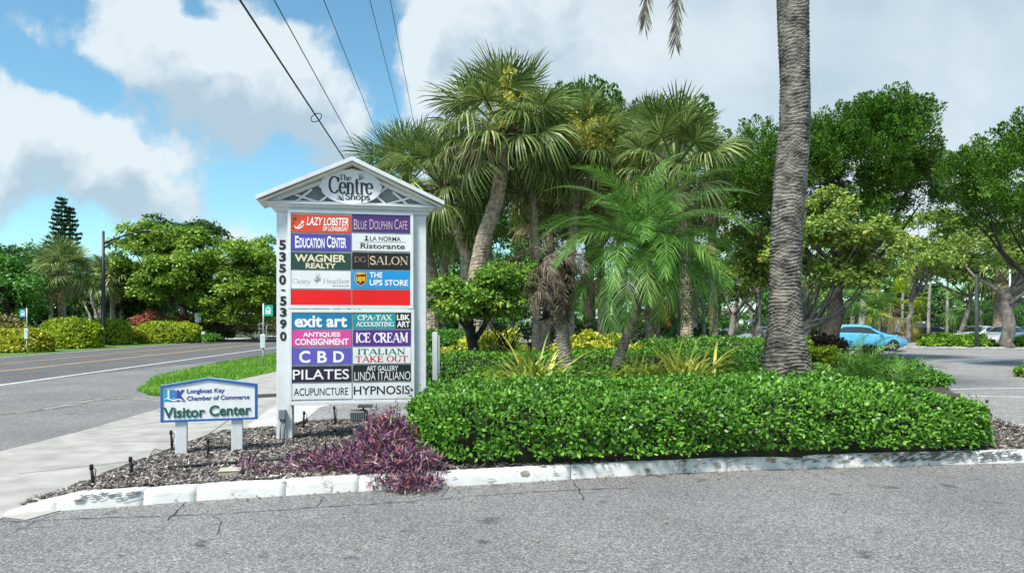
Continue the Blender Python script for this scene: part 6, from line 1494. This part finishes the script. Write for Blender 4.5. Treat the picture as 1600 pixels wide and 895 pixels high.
# ------------------------------------------------------------------ street furniture
def bus_stop(label, px, pyb, top, d, side, sw, sh, boxz):
    x = X(px, d); h = Z(top, d); root = empty('bus_stop_sign', (x, d, 0), 0, label, 'bus stop', 'bus stop poles along the road')
    MB().tube([(0, 0, -.2), (0, 0, boxz[0])], .030, 8).build('lower_pole', M['grey_metal'], root)
    MB().tube([(0, 0, boxz[0]), (0, 0, h)], .028, 8).build('pole', M['galv'], root)
    pl_ = MB().box((.02*side if side > 0 else -sw-.02, -.042, h-.06-sh), (sw+.02 if side > 0 else -.02, -.030, h-.06)).build('sign_plate', mat('teal_plate', lin(0, 172, 158, .9) if side > 0 else lin(0, 150, 190, .9), .4), root)
    mb = MB(); cx = side*(sw/2+.02); cz = h-.06-sh*.42
    strip(mb, [(cx-.10, cz+.0), (cx, cz+.10), (cx+.10, cz+.0)], .045, -.0435); strip(mb, [(cx-.10, cz-.06), (cx+.10, cz-.06)], .07, -.0437); strip(mb, [(cx-.10, cz-.14), (cx+.10, cz-.14)], .05, -.0438)
    mb.build('emblem', M['white_clean'], pl_)
    bx = MB().box((-.09, -.08, boxz[0]), (.09, -.03, boxz[1])).build('timetable_case', M['white_clean'], root, .006)
    MB().box((-.07, -.083, boxz[0]+.06), (.07, -.0805, boxz[1]-.05)).build('timetable', mat('timetable_sheet', lin(190, 215, 222, .9), .3), bx)
bus_stop('teal bus stop sign on the grass verge next to the tall sign', 411.5, 570, 474, 27, 1, .36, .42, (Z(543, 27), Z(522, 27)))
bus_stop('bus stop sign standing in the yellow clipped shrub', 42, 550, 481, 36.5, -1, .34, .42, (Z(529, 36.5), Z(513, 36.5)))
d = 50.5; x = X(161.5, d); h = Z(361, d)
lp = empty('street_lamp', (x, d, 0), 0, 'tall black street lamp across the road with a long arm', 'street lamp')
MB().tube([(0, 0, -.2), (0, 0, .9), (0, 0, .92), (0, 0, h*.5), (0, 0, h)], [.26, .24, .16, .13, .085], 12).build('pole', M['black'], lp)
MB().tube([(0, 0, -.02), (0, 0, .06)], .32, 14).build('base', M['concrete_new'], lp)
az_ = Z(381, d)
MB().tube([(0, 0, az_), (.8, 0, az_+.35), (1.9, 0, az_+.72), (2.8, 0, az_+.90)], [.075, .065, .055, .05], 8).build('arm', M['black'], lp)
MB().tube([(0, 0, az_-.35), (.6, 0, az_+.05), (1.2, 0, az_+.42)], .05, 8).build('brace', M['black'], lp)
MB().tube([(2.7, 0, az_+.88), (2.9, 0, az_+.90), (3.25, 0, az_+.91), (3.35, 0, az_+.90)], [.05, .12, .12, .04], 10).build('lamp_head', M['black'], lp)
d = 60; sg = empty('notice_sign', (X(310, d), d, 0), 0, 'white notice board on a thin post behind the clipped shrub', 'sign')
MB().tube([(0, 0, 0), (0, 0, Z(490, d))], .04, 8).build('post', M['galv'], sg)
bdn = MB().box((-.26, -.06, Z(503, d)), (.26, -.045, Z(489, d))).build('board', M['white_clean'], sg)
mb = MB()
for k in range(5): strip(mb, [(-.18, Z(491.5, d)-k*.13), (.18-.05*(k % 2), Z(491.5, d)-k*.13)], .05, -.0615)
mb.build('lettering', INK['steel'], bdn)
d = 58; ub = empty('utility_box', (X(306.5+12, d), d, 0), 0, 'small white utility box at the driveway mouth', 'utility box')
MB().box((-.14, -.12, 0), (.14, .12, Z(518.5, d))).build('cabinet', M['white_clean'], ub, .01); MB().box((-.16, -.14, Z(518.5, d)+.001), (.16, .14, Z(518.5, d)+.04)).build('lid', M['white_clean'], ub)
d = 63; gl_ = empty('globe_lamp', (X(345, d), d, 0), 0, 'small white globe lamp on a low post under the ficus', 'lamp')
MB().tube([(0, 0, 0), (0, 0, Z(510, d))], .05, 8).build('post', M['galv'], gl_)
mb = MB(); zc = Z(508, d); mb.tube([(0, 0, zc+.14*math.sin(a)) for a in np.linspace(-1.5, 1.5, 9)], [max(.01, .14*math.cos(a)) for a in np.linspace(-1.5, 1.5, 9)], 12); mb.build('globe', M['white_clean'], gl_)
d = 69; gt = empty('garden_gate', (X(411, d), d, 0), 0, 'white arched garden gate beside the tall sign post', 'gate'); gz = Z(503, d)
mb = MB()
for u in (-.35, .35): mb.box((u-.06, -.06, 0), (u+.06, .06, gz-.25))
mb.build('post', M['white_clean'], gt); mb = MB(); mb.prism([(-.6, gz-.28), (.6, gz-.28), (.55, gz-.12), (0, gz+.06), (-.55, gz-.12)], -.09, .09); mb.build('arch', M['white_clean'], gt)
mb = MB()
for k in range(5): mb.box((-.28, -.02, .2+k*.28), (.28, .02, .27+k*.28))
mb.build('slat', M['white_clean'], gt)
# lot lamp post and a thinner grey post
d = 47; l2 = empty('lot_lamp_post', (X(1526, d), d, 0), 0, 'grey green lamp post on the lot island before the fan palm', 'lamp post')
MB().tube([(0, 0, -.2), (0, 0, Z(426, d))], [.12, .10], 10).build('pole', mat('pole_green', (.10, .125, .115), .6, var=.25), l2)
MB().box((-.16, -.16, Z(426, d)), (.16, .16, Z(426, d)+.12)).build('lamp_head', M['black'], l2, .03)
d = 55; l3 = empty('lot_pole', (X(1578, d), d, 0), 0, 'thin pale pole behind the stout oak', 'pole')
MB().tube([(0, 0, -.2), (0, 0, Z(420, d))], [.09, .075], 8).build('shaft', M['galv'], l3); MB().tube([(0, 0, Z(420, d)), (0, 0, Z(420, d)+.12)], [.10, .03], 8).build('cap', M['galv'], l3)
# wheel stops
ws0 = None
for i, (px, d, lab) in enumerate(((1424, 44.5, 'concrete wheel stop beside the blue car wheel'), (1487, 43.6, 'concrete wheel stop before the lot lamp mound'), (1547, 43.0, 'concrete wheel stop nearest the stout oak'), (1612, 42.4, 'concrete wheel stop cut by the picture edge'), (1478, 63, 'far wheel stop before the far green mound'))):
    if ws0 is None:
        ws0 = MB().prism([(-.95, 0), (.95, 0), (.90, .15), (-.90, .15)], -.09, .09).build('wheel_stop', M['kerb_plain'], None, .02); o = ws0
    else:
        o = ws0.copy(); C.objects.link(o)
    o.location = (X(px, d), d, .01); o.rotation_euler = (0, 0, R(-4)); tag(o, lab, 'wheel stop', 'concrete wheel stops in the lot')
    if i == 4: o['label'] = lab

# ------------------------------------------------------------------ power lines along the road
def wire(label, a, h, r, loop=None, sag=.0):
    mb = MB(); n = 40; pts = []
    for i in range(n+1):
        y = -12+i*(150+12)/n; pts.append((a-.085*y, y, h))
    mb.tube(pts, r, 6)
    o = mb.build('power_line', M['black'])
    tag(o, label, 'power line', 'power lines along the road'); return o
wire('lowest and thickest overhead cable, with a slack loop', -3.55, 7.0, .020)
wire('overhead wire next above the looped cable', -3.75, 8.4, .013)
wire('middle overhead wire of the five', -3.3, 9.9, .012)
wire('fourth overhead wire, nearest but one to the palms', -2.55, 11.6, .012); wire('overhead wire closest to the palms', -2.05, 12.3, .012)
# slack loop of the thick cable
dl = -3.55*F/(495-706)*1.0
mb = MB(); yc = dl; pts = []
for t in np.linspace(0, 2*math.pi, 22): pts.append((-3.55-.085*yc+.10*math.sin(t)-.02, yc+.35*math.cos(t), 7.0+.13*math.sin(t+.5)*.9-.0))
mb.tube(pts, .012, 6); o = mb.build('cable_loop', M['black']); tag(o, 'slack black loop of spare cable on the thick line', 'cable loop')
d = 78; up = empty('utility_pole', (-3.0-.085*d, d, 0), 0, 'wooden utility pole carrying the wires behind the tall sign', 'utility pole')
MB().tube([(0, 0, -.3), (0, 0, 12.6)], [.19, .13], 10).build('pole', M['wood'], up); MB().box((-.3, -.06, 11.45), (1.1, .06, 11.57)).build('crossarm', M['wood'], up)

# ------------------------------------------------------------------ vehicles
def smooth_interp(xs, k):
    """k: list of (x, v); eased between the keys"""
    kx_ = [a for a, _ in k]; kv = [b for _, b in k]; return np.interp(xs, kx_, kv)
class Body:
    """a car skin: stations along x, a section from sill over belt line to roof"""
    def __init__(s, L, bottom, belt, top, half, halft):
        s.L, s.k = L, dict(bottom=bottom, belt=belt, top=top, half=half, halft=halft)
    def val(s, n, x):
        if n == 'sm': return 0
        w = .05; return sum(np.interp(x+o_, [a for a, _ in s.k[n]], [b for _, b in s.k[n]]) for o_ in (-w, -w/2, 0, w/2, w))/5
    def sec(s, x):
        b, be, t, h, ht = (float(s.val(n, x)) for n in ('bottom', 'belt', 'top', 'half', 'halft'))
        t = max(t, be+.02)
        return [(0, b), (h*.86, b), (h*.965, b+.07), (h*.995, b+(be-b)*.45), (h*.985, b+(be-b)*.8), (h*.955, be), (ht+.0, be+(t-be)*.80), (ht*.86, be+(t-be)*.955), (ht*.45, t-.004), (0, t)]
    def at(s, x, q):
        p = s.sec(x); i = min(int(q), len(p)-2); f = q-i
        return p[i][0]*(1-f)+p[i+1][0]*f, p[i][1]*(1-f)+p[i+1][1]*f
    def skin(s, n=56):
        mb = MB(); xs = np.concatenate([np.linspace(0, .25, 7)[:-1], np.linspace(.25, s.L-.25, n), np.linspace(s.L-.25, s.L, 7)[1:]]); vs = []; ring = 19; 
        for x in xs:
            p = s.sec(x); full = p + [(-y, z) for y, z in p[-2:0:-1]]
            vs += [(x, -y, z) for y, z in full]; ring = len(full)
        fs = [(i*ring+j, i*ring+(j+1) % ring, (i+1)*ring+(j+1) % ring, (i+1)*ring+j) for i in range(len(xs)-1) for j in range(ring)]
        fs += [tuple(range(ring)), tuple((len(xs)-1)*ring+j for j in range(ring))]
        return mb.add(vs, fs, 0, True)
    def patch(s, x0, x1, q0, q1, side, off=.006, xa=None, xb=None, nx=8, nq=4):
        """a piece of the skin set proud by off; xa/xb: x range at the top edge; side -1, 1 or 0 (across the top)"""
        mb = MB(); vs = []
        xa = x0 if xa is None else xa; xb = x1 if xb is None else xb
        def point(x, q, sd):
            y, z = s.at(x, q); e = .01; y2, z2 = s.at(x, min(q+e, 8.99)); 
            ny, nz = (z2-z), -(y2-y); l = math.hypot(ny, nz) or 1
            return (x, sd*(y+ny/l*off), z+abs(nz/l)*off+ (off if q > 6.9 else 0))
        if side:
            for i in range(nx+1):
                for j in range(nq+1):
                    f = j/nq; a = x0+(xa-x0)*f; b = x1+(xb-x1)*f; vs.append(point(a+(b-a)*i/nx, q0+(q1-q0)*f, side))
        else:
            for i in range(nx+1):
                for j in range(2*nq+1):
                    f = (j-nq)/nq; q = 9-abs(f)*(9-q0); x = x0+(x1-x0)*i/nx; p = point(x, min(q, 8.98), 1 if f > 0 else -1); vs.append((p[0], p[1], p[2]))
            nq = 2*nq
        fs = [(i*(nq+1)+j, i*(nq+1)+j+1, (i+1)*(nq+1)+j+1, (i+1)*(nq+1)+j) for i in range(nx) for j in range(nq)]
        return mb.add(vs, fs, 0, True)
def wheel(parent, x, y, r, w=.2, spokes=5):
    sd = 1 if y > 0 else -1
    wh = bpy.data.objects.new('wheel', None); C.objects.link(wh); wh.parent = parent; wh.location = (x, y, r)
    n = 24; mb = MB(); vs = []; pr = [(.62, -w/2), (.93, -w/2), (1, -w/2+.04), (1, w/2-.04), (.93, w/2), (.62, w/2)]
    for k in range(n):
        a = 6.2832*k/n
        for (q, o_) in pr: vs.append((math.cos(a)*r*q, o_, math.sin(a)*r*q))
    m_ = len(pr); mb.add(vs, [(k*m_+j, k*m_+(j+1) % m_, ((k+1) % n)*m_+(j+1) % m_, ((k+1) % n)*m_+j) for k in range(n) for j in range(m_)], 0, True); mb.build('tyre', M['rubber'], wh)
    mb = MB(); yy = sd*w*.47
    mb.add([(math.cos(6.2832*k/n)*r*.63, sd*w*.2, math.sin(6.2832*k/n)*r*.63) for k in range(n)], [tuple(range(n))], 1)
    for k in range(spokes):
        a = 6.2832*k/spokes+.3; c, s_ = math.cos(a), math.sin(a); t = np.array([-s_, c])*r*.11; p0 = np.array([c, s_])*r*.10; p1 = np.array([c, s_])*r*.62
        mb.add([(p0[0]-t[0]*.8, yy, p0[1]-t[1]*.8), (p0[0]+t[0]*.8, yy, p0[1]+t[1]*.8), (p1[0]+t[0]*1.5, yy, p1[1]+t[1]*1.5), (p1[0]-t[0]*1.5, yy, p1[1]-t[1]*1.5)], [(0, 1, 2, 3)], 0)
    mb.add([(math.cos(6.2832*k/10)*r*.16, yy+sd*.004, math.sin(6.2832*k/10)*r*.16) for k in range(10)], [tuple(range(10))], 0)
    mb.build('rim', [M['chrome'], M['black']], wh)
    return wh
def paint(name, c, metal=.25): return mat(name, c, .28, metal, var=.04, scale=3, coat=.6)
def arch(body, parent, x, r):
    for sd in (-1, 1):
        mb = MB(); n = 18; y = sd*(float(body.val('half', x))*.998+.004); vs = [(x+math.cos(a)*r*1.16, y, max(.16, r+math.sin(a)*r*1.16)) for a in np.linspace(-.5, math.pi+.5, n)]
        mb.add(vs, [tuple(range(n))]); mb.build('wheel_arch', M['rubber'], parent, fix=False)
def finish(name, label, cat, body, pnt, loc, rz, wheels, r, panes, lamps_f, lamps_r, grille=None, extra=None, mirror=None, group=None):
    root = empty(name, loc, rz, label, cat, group); L = body.L
    hold = root
    bo = body.skin().build('body', pnt, hold); bo.location = (-L/2, 0, 0)
    def part(nm, mb, m_, par=bo): return mb.build(nm, m_, par, fix=False)
    for (kind, a, b, at, bt) in panes:
        if kind == 'side':
            for sd in (-1, 1): part('window', body.patch(a, b, 5.15, 5.93, sd, .006, at, bt), M['glass'])
        else: part(kind, body.patch(a, b, 6.05, 9, 0, .006), M['glass'])
    for (a, b, q0, q1) in lamps_f:
        for sd in (-1, 1): part('headlight', body.patch(a, b, q0, q1, sd, .007), M['chrome'])
    for (a, b, q0, q1) in lamps_r:
        for sd in (-1, 1): part('tail_light', body.patch(a, b, q0, q1, sd, .007), mat('tail_red', (.35, .02, .015), .2) if 'tail_red' not in bpy.data.materials else bpy.data.materials['tail_red'])
    for x in wheels:
        arch(body, bo, x, r)
        for sd in (-1, 1): w_ = wheel(root, x-L/2, sd*(float(body.val('half', x))-.062), r)
    if grille:
        zlo, zhi, hw = grille; part('grille', MB().box((L+.001, -hw, zlo), (L+.02, hw, zhi)), M['black'])
    if mirror:
        for sd in (-1, 1): part('mirror', MB().box((mirror-.06, sd*(float(body.val('half', mirror))+.02)-.09*(sd < 0), float(body.val('belt', mirror))+.03), (mirror+.06, sd*(float(body.val('half', mirror))+.02)+.09*(sd > 0), float(body.val('belt', mirror))+.16)), pnt)
    if extra: extra(root, bo, part)
    return root
# blue hatchback
hb = Body(4.4, [(0, .32), (.3, .24), (4.1, .22), (4.4, .34)], [(0, .86), (.2, 1.0), (1.2, 1.0), (2.9, .93), (3.4, .90), (4.1, .78), (4.4, .60)], [(0, .92), (.12, 1.12), (.55, 1.44), (1.1, 1.54), (1.9, 1.55), (2.4, 1.47), (3.25, .99), (3.7, .92), (4.15, .81), (4.4, .63)],
          [(0, .70), (.25, .84), (.8, .885), (3.4, .885), (4.0, .80), (4.4, .52)], [(0, .60), (.4, .60), (1.2, .62), (2.3, .62), (3.0, .66), (3.4, .74), (4.1, .66), (4.4, .4)])
def leafy(root, bo, part):
    for sd in (-1, 1):
        part('door_seam', hb.patch(2.02, 2.04, 2.3, 5.1, sd, .004), M['rubber']); part('door_seam', hb.patch(3.10, 3.12, 2.3, 5.0, sd, .004), M['rubber']); part('pillar', hb.patch(1.98, 2.06, 5.1, 5.95, sd, .009), M['rubber'])
        part('door_handle', hb.patch(1.78, 1.94, 4.55, 4.7, sd, .015), M['grey_metal']); part('door_handle', hb.patch(2.78, 2.94, 4.45, 4.6, sd, .015), M['grey_metal'])
d = 41.5
finish('parked_car', 'bright blue hatchback parked beyond the bronze bush', 'car', hb, paint('car_blue', (.10, .46, .70), .1), (X(1349, d), d, .0), R(-14), (.82, 3.55), .32, [('side', .62, 3.02, .95, 2.42), ('windshield', 2.5, 3.18, 0, 0), ('rear_window', .14, .52, 0, 0)], [(3.75, 4.2, 4.2, 5.3)], [(.02, .22, 4.0, 6.2)], (.30, .5, .4), leafy, 2.95)
# sedans
sd_ = Body(4.75, [(0, .34), (.3, .24), (4.4, .22), (4.75, .34)], [(0, .84), (.2, .97), (1.3, .96), (3.3, .90), (4.4, .74), (4.75, .58)], [(0, .90), (.15, 1.03), (.85, 1.08), (1.55, 1.38), (2.1, 1.44), (2.6, 1.40), (3.5, .97), (4.1, .87), (4.5, .76), (4.75, .60)],
           [(0, .70), (.25, .84), (.9, .91), (3.7, .91), (4.4, .80), (4.75, .55)], [(0, .60), (.9, .62), (1.5, .60), (2.6, .62), (3.4, .74), (4.4, .66), (4.75, .42)])
spn = [('side', 1.05, 3.2, 1.55, 2.6), ('windshield', 2.7, 3.45, 0, 0), ('rear_window', .95, 1.5, 0, 0)]
wp = paint('car_white', (.74, .76, .78), 0); sp = paint('car_silver', (.52, .56, .60), .5)
for (px, d, rz, pt_, lab) in ((1530, 50.5, R(205), wp, 'white car parked behind the lot lamp post'), (1570, 49, R(212), wp, 'white car half hidden by the stout oak trunk'), (1640, 49.5, R(208), sp, 'pale car at the edge beyond the stout oak'), (1612, 60, R(200), sp, 'pale car roof seen behind the other white ones')):
    finish('parked_car', lab, 'car', sd_, pt_, (X(px, d), d, 0), rz, (.95, 3.85), .33, spn, [(4.2, 4.62, 4.1, 5.2)], [(.02, .2, 4.0, 5.4)], (.30, .52, .45), None, 3.2)
d = 43
finish('parked_car', 'pale car mostly hidden by the hedge and the ringed trunk', 'car', sd_, sp, (X(1198, d), d, 0), R(190), (.95, 3.85), .33, spn, [(4.2, 4.62, 4.1, 5.2)], [(.02, .2, 4.0, 5.4)], (.30, .52, .45), None, 3.2)
# pickups
pk = Body(5.8, [(0, .52), (.3, .46), (5.5, .44), (5.8, .52)], [(0, 1.16), (2.1, 1.16), (4.2, 1.16), (5.4, 1.10), (5.8, .96)], [(0, 1.20), (2.10, 1.20), (2.16, 1.22), (2.3, 1.80), (2.6, 1.90), (3.5, 1.90), (3.8, 1.82), (4.45, 1.24), (5.2, 1.20), (5.65, 1.12), (5.8, 1.0)],
          [(0, .93), (.2, .98), (5.4, .98), (5.8, .88)], [(0, .90), (2.1, .90), (2.3, .70), (3.7, .70), (4.4, .86), (5.4, .86), (5.8, .78)])
ppn = [('side', 2.3, 4.2, 2.5, 3.75), ('windshield', 3.88, 4.42, 0, 0), ('rear_window', 2.18, 2.28, 0, 0)]
def bed(root, bo, part):
    part('load_bed', MB().box((.12, -.78, 1.205), (2.02, .78, 1.212)), M['rubber'])
    part('bumper', MB().box((5.80, -.86, .50), (5.92, .86, .74)), M['chrome']); part('grille_bar', MB().box((5.823, -.55, .90), (5.83, .55, .94)), M['chrome'])
d = 88
finish('pickup_truck', 'dark pickup truck with a chrome bumper facing the lot', 'truck', pk, paint('truck_black', (.022, .024, .028)), (X(1436, d), d, 0), R(-38), (1.0, 4.6), .41, ppn, [(5.3, 5.72, 4.0, 5.1)], [(.02, .15, 4.0, 5.2)], (.78, 1.06, .62), bed, 4.15)
d = 56
finish('pickup_truck', 'steel blue pickup truck parked behind the hedge and the slim trunks', 'truck', pk, paint('truck_steel', (.16, .20, .26), .4), (X(1178, d), d, 0), R(-8), (1.0, 4.6), .41, ppn, [(5.3, 5.72, 4.0, 5.1)], [(.02, .15, 4.0, 5.2)], (.78, 1.06, .62), bed, 4.15)
d = 84; tr = empty('box_trailer', (X(1388, d), d, 0), R(-20), 'grey and black box trailer behind the dark pickup', 'trailer')
MB().box((-1.1, -.9, .55), (1.2, .9, 2.25)).build('box_body', paint('trailer_grey', (.20, .22, .23), .1), tr, .03); MB().box((1.21, -.85, .6), (3.0, .85, 1.25)).build('load_bed', M['black'], tr, .02)
MB().box((-1.0, -.915, .62), (.2, -.902, 2.15)).build('door', M['black'], tr)
wheel(tr, -.3, .85, .36); wheel(tr, -.3, -.85, .36); wheel(tr, 2.2, .85, .36); wheel(tr, 2.2, -.85, .36)
